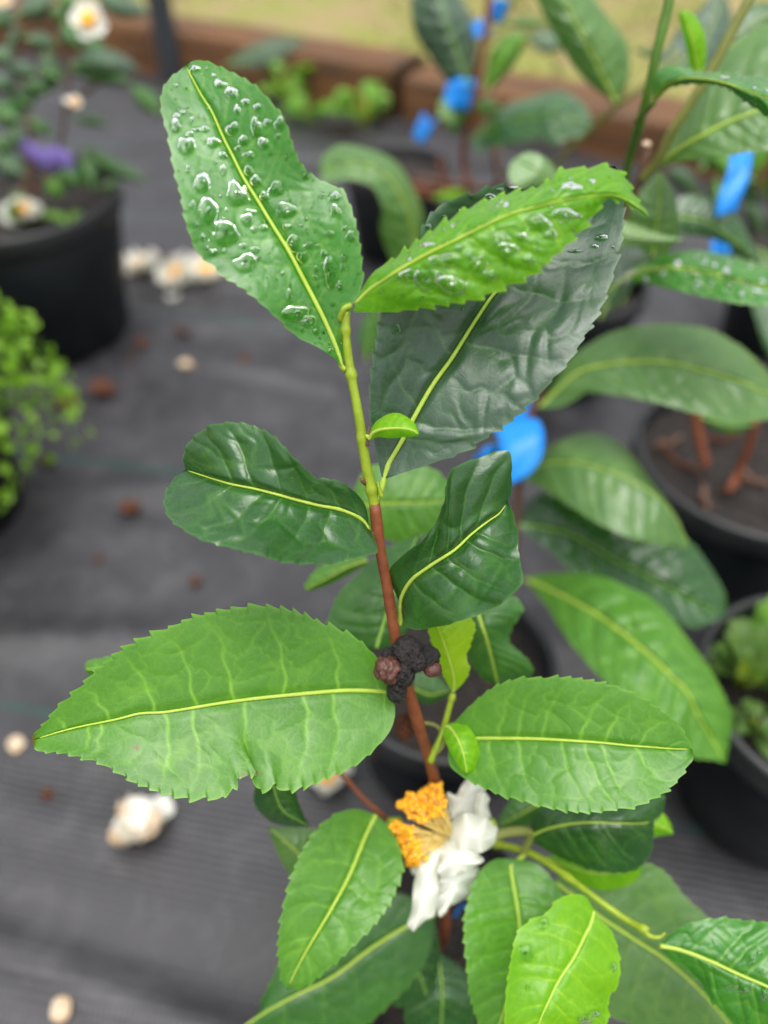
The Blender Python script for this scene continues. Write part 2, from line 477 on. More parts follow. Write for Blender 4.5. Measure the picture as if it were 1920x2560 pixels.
POT = dict(A=(.03, .14, .065, .13), B=(.046, .318, .08, .13), C=(.338, .526, .11, .15), D=(.30, .28, .085, .15), E=(.235, .86, .085, .14), F=(.02, 1.22, .085, .14), H=(-.472, .967, .137, .20), I=(-.462, .60, .085, .13), G=(.55, .95, .09, .14))
pot(*POT['A'], 'black plastic pot under the flowering tea plant, mostly covered by its leaves', seed=1)
pot(*POT['B'], 'black plastic pot of bare dark soil just behind the flowering tea plant', seed=2)
pot(*POT['C'], 'wide black plastic pot holding dark soil with reddish twigs and bark bits', seed=3)
pot(*POT['D'], 'black plastic pot with pale worn rim and clumps of green weeds', .03, seed=4)
pot(*POT['E'], 'black plastic pot with yellow-green weeds beneath the rain-wet drooping leaf', seed=5)
pot(*POT['F'], 'black plastic pot in front of the timber sleeper, under the brown-stemmed plant', seed=6)
pot(*POT['H'], 'large black pot with a fallen white flower on its soil', .028, seed=7)
pot(*POT['I'], 'dark pot overflowing with small round bright green leaves', seed=8)
pot(*POT['G'], 'black pot behind the pot of reddish twigs, beneath dark leaves', seed=9)

# ------------------------------------------------------------------ leaves
def leaf_surface(mid, L, R, d, el, er, n, m, teeth, quilt, nv, slant, wave, p, seed, groove, vw, cell, vs=.5):
    r = np.random.default_rng(seed)
    Mm = catmull(mid, n)
    s = np.linspace(0, 1, n)
    if not isinstance(d, (list, tuple)): d = (d, d)
    dm = np.interp(s, np.linspace(0, 1, len(d)), d)
    dm = np.convolve(np.pad(dm, 12, 'edge'), np.hanning(25) / np.hanning(25).sum(), 'valid')[:n] if n > 40 else dm
    a = np.linspace(0, 1, m + 1)
    halves = []
    for side, (Eg, off) in enumerate(((L, el), (R, er))):
        Ed = catmull(Eg, n)
        off = off if isinstance(off, (list, tuple)) else (off * .4, off, off, off * .6)
        of = np.interp(s, np.linspace(0, 1, len(off)), off)
        of = np.convolve(np.pad(of, 10, 'edge'), np.ones(21) / 21, 'valid')[:n] if n > 40 else of
        kw = max(3, n // 7) | 1
        Es = np.stack([np.convolve(np.pad(Ed[:, q], kw // 2, 'reflect', reflect_type='odd'), np.hanning(kw + 2)[1:-1] / np.hanning(kw + 2)[1:-1].sum(), 'valid') for q in (0, 1)], -1)
        ib = np.clip((a - .35) / .65, 0, 1) ** 2.2
        px = Mm[:, None] * (1 - a)[None, :, None] + Es[:, None] * a[None, :, None] + (Ed - Es)[:, None] * ib[None, :, None]
        wid = np.linalg.norm(Ed - Mm, axis=1)
        if teeth:
            arc = np.r_[0, np.cumsum(np.linalg.norm(np.diff(Ed, axis=0), axis=1))]
            tg = np.gradient(Ed, axis=0); tg /= np.linalg.norm(tg, axis=1)[:, None] + 1e-9
            nr = np.stack([tg[:, 1], -tg[:, 0]], -1)
            out = Ed - Mm
            # outward normal: mean sign against the direction from the midrib
            nr *= np.sign((nr * out).sum(1).mean()) or 1
            ph = arc / teeth[0] + r.uniform(0, 1) + .25 * np.sin(arc / teeth[0] * .9 + seed)
            fr = ph % 1
            saw = np.where(fr < .78, (fr / .78) ** 1.6, (1 - fr) / .22)
            amp = teeth[1] * (.6 + .6 * r.random(int(ph.max()) + 2)[ph.astype(int)])
            env = np.clip((s - .1) / .1, 0, 1) * np.clip((1 - s) / .06, 0, 1)
            tv = (nr * (saw * amp * env)[:, None] + tg * (saw * amp * env * .8)[:, None])
            k = np.clip((a - .86) / .14, 0, 1) ** 1.5
            px = px + tv[:, None] * k[None, :, None]
        Ls = np.linalg.norm(np.diff(Mm, axis=0), axis=1).sum()
        # side veins
        b = np.linspace(.05, .90, nv) + r.normal(0, .20 / nv, nv)
        b = np.sort(b)
        bend = slant * (a ** 1.15) + .06 * np.clip(a - .6, 0, 1) ** 1.5 * 2
        sv = b[None, :] + bend[:, None] * (1 - .25 * b[None, :])      # (m+1, nv)
        wob = .003 * np.sin(a[:, None] * 8 + np.arange(nv)[None] * 2.1 + seed) + .003 * np.sin(a[:, None] * 17 + np.arange(nv)[None] * 4.7 + seed)
        sv = sv + wob
        D_ = s[:, None, None] - sv[None]                              # (n, m+1, nv)
        dist = np.abs(D_).min(2) * Ls
        idx = np.clip((D_ > 0).sum(2) - 1, 0, nv - 2)
        s0 = np.take_along_axis(np.broadcast_to(sv[None], D_.shape), idx[..., None], 2)[..., 0]
        s1 = np.take_along_axis(np.broadcast_to(sv[None], D_.shape), idx[..., None] + 1, 2)[..., 0]
        fr = np.clip((s[:, None] - s0) / (s1 - s0 + 1e-6), 0, 1)
        puff = np.clip(np.sin(np.pi * fr), 0, 1) ** .75
        env = (np.clip(a / .12, 0, 1) * np.clip((1.0 - a) / .22, 0, 1) ** .7)[None] * np.clip(wid / (wid.max() + 1e-6), 0, 1)[:, None]
        h = quilt * puff * env
        # smaller cells (areoles) raised between a net of minor veins
        qx = s[:, None] * Ls * np.ones_like(a)[None]; qy = a[None] * wid[:, None]
        area = Ls * wid.mean()
        nc = int(min(170, max(10, area / cell ** 2)))
        qx = qx + cell * .22 * np.sin(qy / cell * 2.9 + seed) + cell * .10 * np.sin(qy / cell * 7.1 + qx / cell * 3); qy = qy + cell * .22 * np.sin(qx / cell * 2.3 + seed * 2)
        cp = np.stack([r.uniform(0, Ls, nc), r.uniform(0, 1, nc) * wid.max()], -1)
        DD = np.sqrt((qx[..., None] - cp[:, 0]) ** 2 + ((qy[..., None] - cp[:, 1]) * 1.15) ** 2)
        DD.partition(1, axis=2)
        e = np.clip((DD[..., 1] - DD[..., 0]) / (cell * .8), 0, 1)
        h = h + quilt * .65 * (1 - (1 - e) ** 2) * env
        minor = np.exp(-(e / .10) ** 2) * env
        vein = np.clip(vs * np.exp(-(dist / vw) ** 2) * np.clip(1.12 - a, 0, 1)[None] + .30 * minor, 0, 1)
        # margin: pale rim and tooth tips
        edge = np.clip((a - .965) / .035, 0, 1)[None] * np.ones((n, 1))
        vein = np.maximum(vein, edge * .55)
        h = h - groove * np.exp(-(a / .07) ** 2)[None]
        wv = wave * np.sin(2 * np.pi * (s * 3.2 + r.random()) + side * 2) * np.clip(s * 6, 0, 1) * np.clip((1 - s) * 5, 0, 1)
        dep = dm[:, None] + of[:, None] * (a ** p)[None] + wv[:, None] * (a ** 2)[None] - h
        halves.append((px, dep, vein, np.ones((n, 1)) * a))
    (pl, dl, vl, al), (pr, dr, vr, ar) = halves
    px = np.concatenate([pl[:, ::-1], pr[:, 1:]], 1)
    dep = np.concatenate([dl[:, ::-1], dr[:, 1:]], 1)
    vein = np.concatenate([vl[:, ::-1], vr[:, 1:]], 1)
    aa = np.concatenate([-al[:, ::-1], ar[:, 1:]], 1)
    return px, dep, vein, aa, Mm, dm

def leaf(parent, k, mid, L=None, R=None, d=.3, el=.004, er=.004, mat='mature', n=150, m=26, teeth=(34, 7), quilt=.0004, nv=9,
         slant=.13, wave=0., p=1.5, seed=None, groove=.0006, vw=3.2, cell=38, vs=.45, under=False, w=None, rib=None, pet=None, name='leaf', ribmat=None, label=None, shape=(1.0, .9), skew=1.0):
    seed = seed if seed is not None else int(rng.integers(1, 9999))
    mid = Z(k, mid) if k else np.asarray(mid, float)
    if w is not None:
        c = catmull(mid, 40); tg = np.gradient(c, axis=0); tg /= np.linalg.norm(tg, axis=1)[:, None]
        nr = np.stack([-tg[:, 1], tg[:, 0]], -1); s = np.linspace(0, 1, 40)
        prof = np.sin(np.pi * s ** shape[0]) ** shape[1]
        L = c + nr * (prof * w)[:, None]; R = c - nr * (prof * w * skew)[:, None]
    else:
        L = Z(k, L) if k else np.asarray(L, float); R = Z(k, R) if k else np.asarray(R, float)
    px, dep, vein, aa, Mm, dm = leaf_surface(mid, L, R, d, el, er, n, m, teeth, quilt, nv, slant, wave, p, seed, groove, vw, cell, vs)
    V = P(px[..., 0], px[..., 1], dep)
    gu = np.gradient(V, axis=0); gvv = np.gradient(V, axis=1)
    N = np.cross(gu, gvv); N /= np.linalg.norm(N, axis=2)[..., None] + 1e-12
    c = np.array([0, 0, CAM_H]) - V
    flip = (N * c).sum(2).mean() < 0
    if under: flip = not flip
    F = grid_faces(V.shape[0], V.shape[1])
    if flip: N = -N
    else: F = F[:, ::-1]          # the winding runs against N
    o = mesh(name, V, F, M[mat], parent, attrs={'vein': vein.ravel()})
    if label: o['label'] = label
    mm = V[:, V.shape[1] // 2]
    if rib is None: rib = .00055
    if rib > 0:
        ns = len(mm); q = mm[: int(ns * .985): max(1, ns // 50)]
        toC = np.array([0, 0, CAM_H]) - q; toC /= np.linalg.norm(toC, axis=1)[:, None]
        rad = rib * (1 - .72 * np.linspace(0, 1, len(q)))
        q = q + toC * (groove * .75 + rad * .0)[:, None] * (1 if not under else -.2)
        if pet is not None:
            pp = np.array([P(*t_) for t_ in pet]); pp = catmull3(np.vstack([pp, q[2:3]]), 14)[:-1]
            q = np.vstack([pp, q[2:]]); rad = np.r_[np.full(len(pp), rib * 1.15), rad[2:]]
        Vt, Ft = tube(q, rad, 7)
        mesh('midrib', Vt, Ft, M[ribmat or 'midrib'], o)
    return dict(o=o, px=px, dep=dep, V=V, N=N)

def catmull3(p, n):
    p = np.asarray(p, float)
    q = np.vstack([2 * p[0] - p[1], p, 2 * p[-1] - p[-2]]); out = []
    tt = np.linspace(0, 1, 12, endpoint=False)[:, None]
    for i in range(1, len(q) - 2):
        a, b, c, d = q[i - 1], q[i], q[i + 1], q[i + 2]
        out.append(.5 * (2 * b + (c - a) * tt + (2 * a - 5 * b + 4 * c - d) * tt ** 2 + (3 * b - a - 3 * c + d) * tt ** 3))
    o = np.vstack(out + [q[-2][None]])
    L = np.r_[0, np.cumsum(np.linalg.norm(np.diff(o, axis=0), axis=1))]; s = np.linspace(0, L[-1], n)
    return np.stack([np.interp(s, L, o[:, i]) for i in range(3)], -1)

def stem(parent, pts, r0, r1, mat, n=60, name='stem', sides=12, bumps=0., extra=None, nodes=()):
    q = np.array([P(x, y, d) for x, y, d in pts])
    if extra is not None: q = np.vstack([q, np.array(extra)])
    q = catmull3(q, n); rad = np.linspace(r0, r1, n)
    for (s_, a_) in nodes: rad = rad + a_ * np.exp(-((np.linspace(0, 1, n) - s_) / .018) ** 2)
    if bumps: rad = rad * (1 + bumps * np.array([mnoise.noise(Vector(p_) * 300) for p_ in q]))
    V, F = tube(q, rad, sides)
    return mesh(name, V, F, M[mat], parent)

# water: a dome whose foot follows the leaf
def drops(lf, k, lst, name='water_drop', height=.36, joined=False, kind=None):
    G = lf['px'].reshape(-1, 2); Dp = lf['dep'].reshape(-1); N = lf['N'].reshape(-1, 3)
    ncol = lf['px'].shape[1]; nrow = lf['px'].shape[0]
    bag = Bag(); out = []
    me = lf['o'].data
    at = me.attributes.get('sub') or me.attributes.new('sub', 'FLOAT', 'POINT')
    cov = np.zeros(len(G), np.float32); at.data.foreach_get('value', cov)
    for (x, y, rx, ry) in lst:
        x0, y0, s_ = CROP[k]
        c = np.array([x0 + x * s_, y0 + y * s_]); rx *= s_ * 1.12; ry *= s_ * 1.12
        i = np.argmin(((G - c) ** 2).sum(1)); ii, jj = divmod(i, ncol)
        ii = min(max(ii, 2), nrow - 3); jj = min(max(jj, 2), ncol - 3)
        sl = (slice(ii - 2, ii + 3), slice(jj - 2, jj + 3))
        A_ = np.c_[lf['px'][sl].reshape(-1, 2) - c, np.ones(25)]
        nn = lf['N'][ii, jj]
        rm = (rx + ry) / 2 / FPX * Dp[i]
        cov = np.maximum(cov, np.clip(1.5 - 1.0 * (((G[:, 0] - c[0]) / rx) ** 2 + ((G[:, 1] - c[1]) / ry) ** 2), 0, 1)).astype(np.float32)
        sg, rings = (20, 6) if max(rx, ry) > 7 else (10, 3)
        th = np.linspace(0, 2 * np.pi, sg, endpoint=False)
        ph = rng.uniform(0, 6.28, 3); am = rng.uniform(.04, .17, 3) * (1 if max(rx, ry) > 6 else .3)
        ou = 1 + am[0] * np.sin(2 * th + ph[0]) + am[1] * np.sin(3 * th + ph[1]) + .5 * am[2] * np.sin(5 * th + ph[2])
        V = []; rr = np.linspace(0, 1, rings + 1)[1:]
        hh = height * rm * rng.uniform(.75, 1.15)
        R_, T_ = np.meshgrid(rr, th, indexing='ij')
        qx = c[0] + R_ * ou[None] * rx * np.cos(T_); qy = c[1] + R_ * ou[None] * ry * np.sin(T_)
        prof = np.sqrt(np.clip(1 - R_ ** 2.4, 0, 1)) * (1 + .22 * R_ * np.sin(T_))
        qx = np.r_[c[0], qx.ravel()]; qy = np.r_[c[1], qy.ravel()]; pf = np.r_[1, prof.ravel()]
        # depth of the leaf under each point: the nearest of its vertices
        sub = ((G[:, None, :] - np.stack([qx, qy], -1)[None]) ** 2).sum(2) if len(G) * len(qx) < 6e5 else None
        win = np.where((np.abs(G[:, 0] - c[0]) < rx * 1.4 + 12) & (np.abs(G[:, 1] - c[1]) < ry * 1.4 + 12))[0]
        if len(win) < 6: win = np.argsort(((G - c) ** 2).sum(1))[:25]
        dd = ((G[win][:, None, :] - np.stack([qx, qy], -1)[None]) ** 2).sum(2)
        wgt = 1 / (dd + 6.0) ** 2; dep = (wgt * Dp[win][:, None]).sum(0) / wgt.sum(0)
        Vv = P(qx, qy, dep) + nn * (pf * hh - .00012)[:, None]
        F = [[0, 1 + j, 1 + (j + 1) % sg] for j in range(sg)]
        F += (grid_faces(rings, sg, 1, True)).tolist()
        e1, e2 = Vv[F[0][1]] - Vv[0], Vv[F[0][2]] - Vv[0]
        if np.dot(np.cross(e1, e2), nn) < 0: F = [f[::-1] for f in F]
        if joined: bag.add(Vv, F)
        else: out.append(mesh(name, Vv, F, M['water'], lf['o']))
    at.data.foreach_set('value', cov)
    if joined and bag.V:
        o = bag.build(name, M['water'], lf['o']); o['kind'] = 'stuff'
    return out

def spots(lf, k, lst):
    G = lf['px'].reshape(-1, 2); v = np.zeros(len(G), np.float32); x0, y0, s_ = CROP[k]
    for (x, y, rx, ry) in lst:
        v = np.maximum(v, np.clip(1.6 - ((G[:, 0] - x0 - x * s_) / (rx * s_)) ** 2 - ((G[:, 1] - y0 - y * s_) / (ry * s_)) ** 2, 0, 1))
    at = lf['o'].data.attributes.new('spot', 'FLOAT', 'POINT'); at.data.foreach_set('value', v.astype(np.float32))

def scatter_drops(lf, count, r0, r1, seed, arange=(.0, .9), srange=(.05, .95), name='fine_droplets'):
    r = np.random.default_rng(seed); n_, m_ = lf['px'].shape[:2]; l = []
    for _ in range(count):
        i = int(r.uniform(*srange) * n_); j = int((.5 + .5 * r.uniform(-arange[1], arange[1])) * m_)
        x, y = lf['px'][min(i, n_ - 1), min(j, m_ - 1)]; q = r0 + (r1 - r0) * r.random() ** 2
        l.append((x, y, q * r.uniform(.8, 1.2), q * r.uniform(.8, 1.4)))
    drops(lf, 'S', l, name, joined=True)

# ------------------------------------------------------------------ the flowering tea plant
ax, ay, ar, ah = POT['A']
TP = thing('tea_plant', 'tea plant with rain-beaded top leaves, red-brown stem and one wilting white flower', 'plant', (ax, ay, ah - .02))
def Dp(pts): return [(x * 1.1573, y * 1.1573, d) for x, y, d in pts]
stem(TP, Dp([(749, 672, .2262), (747, 720, .228), (757, 800, .231), (775, 900, .2345), (790, 1000, .240), (803, 1060, .2435), (810, 1096, .2458)]), .00115, .00185, 'shoot', name='green_shoot', bumps=.06,
     nodes=((.09, .0004), (.3, .0006), (.62, .0003), (.9, .0005)))
stem(TP, Dp([(809, 1086, .2450), (820, 1180, .2515), (835, 1260, .2565), (855, 1380, .2655), (880, 1480, .2745), (905, 1570, .286), (930, 1650, .304), (941, 1705, .323), (952, 1850, .350), (962, 2000, .372)]),
     .00175, .0033, 'bark', name='stem', bumps=.10, extra=[(ax, ay, ah - .045)], n=90, nodes=((.02, .0003), (.25, .0004), (.46, .0006)))

L1 = leaf(TP, 'Z1', [(1335, 2190), (1280, 2040), (1190, 1840), (1060, 1590), (960, 1400), (830, 1190), (740, 1040), (640, 880), (560, 720), (490, 580), (420, 420), (350, 310), (290, 200), (245, 110), (262, 80)],
          [(1330, 2200), (1260, 2130), (1150, 2060), (1030, 2000), (900, 1880), (790, 1780), (640, 1650), (500, 1570), (450, 1510), (360, 1440), (310, 1380), (265, 1270), (230, 1150), (205, 1000), (155, 810), (120, 600), (80, 460), (65, 330), (95, 230), (160, 160), (240, 95), (262, 75)],
          [(1345, 2190), (1345, 2080), (1330, 1960), (1390, 1790), (1465, 1640), (1465, 1500), (1450, 1350), (1420, 1200), (1380, 1070), (1325, 965), (1200, 910), (1100, 850), (1030, 770), (980, 650), (940, 520), (900, 440), (840, 360), (720, 240), (600, 165), (490, 115), (400, 75), (330, 58), (270, 70)],
          d=(.2315, .227, .2235, .222, .222, .225), el=(-.001, -.005, -.008, -.006, .0), er=(-.001, -.005, -.001, -.006, .002), mat='wet', teeth=(38, 6), quilt=.00035, nv=8, n=190, m=34, wave=.0012, rib=.0008, groove=.0009, seed=11, p=1.3)
drops(L1, 'Z1', [(560, 290, 50, 42), (655, 352, 30, 28), (735, 385, 25, 28), (480, 225, 45, 30), (300, 120, 40, 25), (435, 165, 18, 18), (595, 405, 22, 35), (560, 540, 42, 48), (730, 530, 38, 68), (810, 495, 32, 25), (890, 505, 36, 45), (880, 590, 18, 22),
    (640, 620, 33, 38), (603, 675, 25, 20), (680, 728, 42, 32), (678, 832, 36, 38), (730, 905, 42, 40), (785, 1012, 36, 30), (870, 960, 55, 50), (430, 635, 55, 36), (240, 660, 58, 66), (250, 820, 18, 28), (500, 725, 30, 26), (350, 920, 58, 70), (390, 1120, 72, 90), (515, 1275, 95, 84),
    (600, 1000, 70, 85), (665, 1175, 38, 48), (280, 1070, 20, 30), (490, 1170, 20, 20), (310, 1210, 20, 25), (355, 1300, 20, 25), (380, 1372, 20, 18), (425, 1402, 28, 25), (505, 1392, 18, 18), (635, 1360, 25, 25), (720, 1385, 38, 24), (735, 1447, 22, 20), (715, 1245, 24, 24), (780, 1230, 33, 26),
    (650, 1480, 75, 62), (945, 1225, 33, 20), (940, 1110, 72, 56), (985, 1340, 48, 56), (1050, 1435, 38, 40), (1097, 1355, 30, 28), (1157, 1360, 20, 20), (1245, 1275, 32, 28), (1285, 1115, 38, 42), (1280, 1015, 46, 34), (1395, 1290, 34, 40), (1350, 1235, 22, 20), (1250, 1545, 50, 98), (1310, 1640, 22, 32),
    (1150, 1520, 22, 22), (1145, 1580, 22, 20), (1195, 1490, 12, 20), (1335, 1505, 18, 25), (1205, 1415, 33, 24), (1345, 1435, 24, 33), (1190, 1005, 22, 22), (1075, 870, 25, 25), (910, 1550, 18, 18), (1010, 1830, 105, 50), (1100, 1890, 55, 40), (170, 450, 28, 24), (165, 520, 38, 48), (310, 545, 28, 18),
    (370, 540, 30, 26), (265, 580, 25, 28), (215, 420, 20, 18), (280, 470, 14, 24), (500, 830, 22, 42), (650, 960, 20, 28), (700, 1120, 38, 20), (170, 232, 20, 14), (780, 640, 40, 40), (1150, 1960, 25, 20), (1265, 1770, 20, 12), (960, 1720, 26, 60)])
scatter_drops(L1, 150, 2.0, 5.5, 5, arange=(0, .92))

L2 = leaf(TP, 'Z2', [(98, 788), (180, 710), (330, 610), (470, 530), (590, 470), (700, 415), (880, 330), (1050, 280), (1200, 245), (1330, 226), (1430, 222), (1510, 250), (1570, 290), (1618, 335)],
          [(92, 795), (130, 720), (200, 620), (330, 540), (460, 440), (600, 350), (740, 270), (880, 225), (1000, 200), (1100, 160), (1180, 95), (1280, 90), (1390, 72), (1440, 95), (1500, 140), (1545, 230), (1590, 290), (1620, 330)],
          [(90, 830), (250, 830), (400, 812), (520, 790), (660, 770), (755, 745), (885, 690), (970, 655), (1060, 600), (1120, 545), (1200, 470), (1280, 385), (1335, 320), (1385, 258), (1420, 235), (1480, 250), (1550, 290), (1616, 337)],
          d=(.226, .214, .208, .206, .206, .209, .214), el=(.001, .006, .008, .006, .002), er=(.001, .004, .004, .003, .001), mat='youngwet', teeth=(46, 13), quilt=.0009, nv=9, n=180, m=30, rib=.0006, groove=.0006, seed=21, wave=.001)
drops(L2, 'Z2', [(1215, 185, 52, 26), (850, 455, 48, 40), (890, 505, 50, 36), (1050, 370, 55, 45), (1180, 320, 75, 26), (740, 585, 48, 45), (570, 560, 75, 36), (470, 655, 66, 50), (380, 640, 55, 36), (640, 500, 20, 24), (600, 690, 75, 45), (875, 570, 12, 24), (480, 480, 30, 14),
    (690, 540, 25, 20), (800, 640, 40, 25), (960, 440, 30, 24), (1000, 560, 36, 20), (1110, 430, 40, 26), (540, 640, 30, 24), (1330, 150, 16, 12)], height=.36)
scatter_drops(L2, 90, 2, 6, 6, arange=(0, .85), srange=(.1, .85))

L3 = leaf(TP, 'Z2', [(250, 1690), (270, 1620), (340, 1500), (400, 1385), (500, 1210), (600, 1070), (700, 910), (800, 760), (860, 690), (1010, 520), (1250, 280), (1450, 85)],
          [(235, 1680), (222, 1620), (205, 1540), (180, 1400), (175, 1280), (185, 1150), (205, 1020), (230, 870), (290, 720), (360, 580), (425, 470), (445, 410), (470, 360), (530, 290), (620, 250), (710, 225), (800, 185), (870, 178), (960, 195), (1150, 140), (1300, 90), (1450, 72)],
          [(268, 1690), (420, 1640), (560, 1590), (680, 1540), (800, 1460), (890, 1405), (985, 1320), (1050, 1260), (1110, 1185), (1160, 1140), (1230, 1050), (1290, 945), (1350, 850), (1400, 740), (1425, 660), (1450, 580), (1470, 485), (1490, 330), (1485, 230), (1470, 140), (1455, 80)],
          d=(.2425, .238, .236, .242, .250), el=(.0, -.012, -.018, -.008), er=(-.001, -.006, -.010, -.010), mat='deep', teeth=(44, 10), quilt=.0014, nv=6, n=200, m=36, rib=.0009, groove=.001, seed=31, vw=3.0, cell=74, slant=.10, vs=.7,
          pet=Dp([(816, 1078, .2448), (822, 1060, .2440)]))
drops(L3, 'Z2', [(312, 920, 22, 26), (1375, 445, 34, 18), (1340, 488, 20, 11), (1437, 493, 12, 8), (655, 815, 9, 7), (850, 195, 20, 10), (800, 235, 32, 18), (930, 190, 30, 10), (640, 300, 18, 12), (560, 340, 14, 16), (480, 390, 14, 20), (1240, 515, 40, 8)])

L4 = leaf(TP, 'Z3', [(918, 548), (880, 500), (800, 465), (700, 445), (600, 420), (530, 400), (430, 375), (330, 355), (230, 325), (140, 295)],
          [(915, 500), (900, 440), (860, 390), (800, 350), (740, 335), (690, 330), (620, 265), (570, 215), (530, 170), (490, 140), (450, 120), (400, 102), (330, 97), (250, 110), (190, 150), (150, 190), (135, 240), (140, 295)],
          [(935, 560), (955, 640), (920, 655), (850, 670), (760, 692), (640, 692), (560, 685), (460, 655), (380, 635), (260, 605), (180, 575), (110, 530), (70, 490), (55, 430), (65, 380), (100, 330), (140, 295)],
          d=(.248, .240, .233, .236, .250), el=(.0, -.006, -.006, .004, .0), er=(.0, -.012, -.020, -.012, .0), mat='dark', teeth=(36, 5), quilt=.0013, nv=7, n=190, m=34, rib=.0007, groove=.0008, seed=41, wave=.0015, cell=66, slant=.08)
L5 = leaf(TP, 'Z3', [(1052, 890), (1058, 830), (1100, 760), (1180, 700), (1280, 635), (1350, 570), (1420, 515), (1470, 480), (1505, 430)],
          [(1048, 870), (1030, 820), (1005, 760), (1010, 710), (1060, 660), (1140, 600), (1200, 520), (1235, 440), (1245, 370), (1255, 320), (1290, 280), (1400, 240), (1480, 215), (1515, 225), (1520, 300), (1522, 380), (1505, 430)],
          [(1056, 900), (1065, 940), (1090, 965), (1130, 972), (1220, 955), (1320, 930), (1400, 900), (1480, 860), (1540, 805), (1570, 770), (1560, 700), (1550, 640), (1548, 570), (1530, 490), (1505, 430)],
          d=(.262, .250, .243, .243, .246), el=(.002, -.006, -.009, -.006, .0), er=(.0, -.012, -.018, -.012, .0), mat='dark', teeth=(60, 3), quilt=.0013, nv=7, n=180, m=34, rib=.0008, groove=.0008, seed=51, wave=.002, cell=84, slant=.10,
          pet=[(999, 1563, .2655), (1001, 1545, .2645)])
L6 = leaf(TP, 'Z4', [(1600, 434), (1560, 430), (1400, 425), (1200, 440), (1000, 460), (850, 480), (700, 505), (600, 520), (500, 525), (400, 550), (250, 580), (150, 605), (36, 640)],
          [(1590, 440), (1560, 370), (1530, 290), (1480, 240), (1440, 205), (1370, 170), (1290, 140), (1240, 115), (1190, 95), (1130, 78), (1060, 68), (1020, 63), (960, 66), (900, 75), (840, 85), (780, 100), (720, 115), (645, 150), (580, 175), (515, 205), (445, 240), (365, 300), (310, 345), (265, 395), (200, 455), (150, 495), (100, 560), (35, 622)],
          [(1595, 445), (1603, 520), (1590, 580), (1560, 630), (1510, 680), (1460, 725), (1410, 755), (1350, 780), (1300, 805), (1250, 825), (1200, 840), (1150, 855), (1110, 850), (1085, 825), (1060, 845), (1030, 853), (1005, 840), (1000, 800), (1010, 775), (970, 790), (925, 800), (915, 830), (890, 860), (845, 888), (790, 885), (740, 890), (680, 885), (605, 870), (530, 840), (475, 820), (430, 790), (385, 765), (350, 745), (300, 725), (220, 705), (150, 690), (60, 685), (36, 650)],
          d=(.272, .262, .253, .249, .250), el=(.0, -.004, -.005, -.001), er=(.0, -.009, -.010, -.003), mat='mid', teeth=(36, 12), quilt=.00038, nv=8, n=230, m=36, rib=.00085, groove=.0008, seed=61, vw=4.0, vs=.85, cell=52, slant=.06,
          pet=[(1010, 1742, .2775), (998, 1735, .2755)])
spots(L6, 'Z4', [(487, 672, 15, 9), (38, 640, 12, 30), (1005, 778, 10, 8), (950, 790, 25, 5)])
L7 = leaf(TP, 'Z5', [(432, 600), (560, 590), (700, 590), (850, 592), (1000, 600), (1150, 610), (1300, 625), (1400, 632), (1500, 640), (1603, 643)],
          [(430, 590), (445, 545), (460, 510), (500, 465), (560, 410), (640, 350), (720, 315), (800, 300), (900, 300), (970, 297), (1060, 305), (1160, 325), (1240, 345), (1320, 378), (1410, 430), (1470, 470), (1530, 520), (1570, 580), (1603, 638)],
          [(430, 612), (425, 680), (440, 730), (490, 770), (540, 800), (610, 830), (700, 870), (760, 880), (850, 910), (920, 925), (980, 935), (1040, 943), (1100, 945), (1170, 940), (1230, 930), (1330, 915), (1410, 880), (1480, 840), (1530, 790), (1580, 720), (1605, 680), (1604, 648)],
          d=(.290, .278, .269, .266, .268), el=(.001, -.003, -.003, .000), er=(.001, -.008, -.010, -.002), mat='mid', teeth=(34, 8), quilt=.00045, nv=8, n=200, m=34, rib=.00075, groove=.0009, seed=71, cell=46, slant=.11, vw=4.0, vs=.6)

L8 = leaf(TP, 'D', [(812, 1760), (790, 1805), (755, 1890), (715, 1965), (670, 2040), (640, 2095), (620, 2138)],
          [(806, 1757), (770, 1748), (735, 1755), (705, 1775), (668, 1815), (640, 1870), (622, 1925), (610, 1980), (603, 2035), (604, 2080), (610, 2115), (619, 2138)],
          [(816, 1762), (840, 1788), (862, 1830), (868, 1880), (855, 1920), (835, 1960), (800, 2005), (760, 2045), (710, 2090), (660, 2128), (622, 2139)],
          d=(.318, .304, .293, .290, .292), el=(.001, -.004, -.004, .001), er=(.001, -.004, -.005, .002), mat='mid', teeth=(32, 8), quilt=.0005, nv=8, rib=.0009, seed=81, groove=.0009)
L9 = leaf(TP, 'D', [(940, 1975), (880, 2000), (800, 2050), (720, 2110), (640, 2150), (560, 2195), (430, 2290)],
          [(935, 1968), (870, 1935), (780, 1930), (705, 1965), (642, 2024), (602, 2088), (573, 2146), (547, 2205), (480, 2260), (430, 2290)],
          [(940, 1982), (925, 2060), (890, 2120), (840, 2170), (770, 2230), (680, 2280), (560, 2310), (430, 2295)],
          d=(.352, .345, .342, .35), el=(.0, .005, .006, .002), er=(.0, .004, .005, .002), mat='mature', teeth=(36, 6), quilt=.0006, nv=8, rib=.001, seed=91)
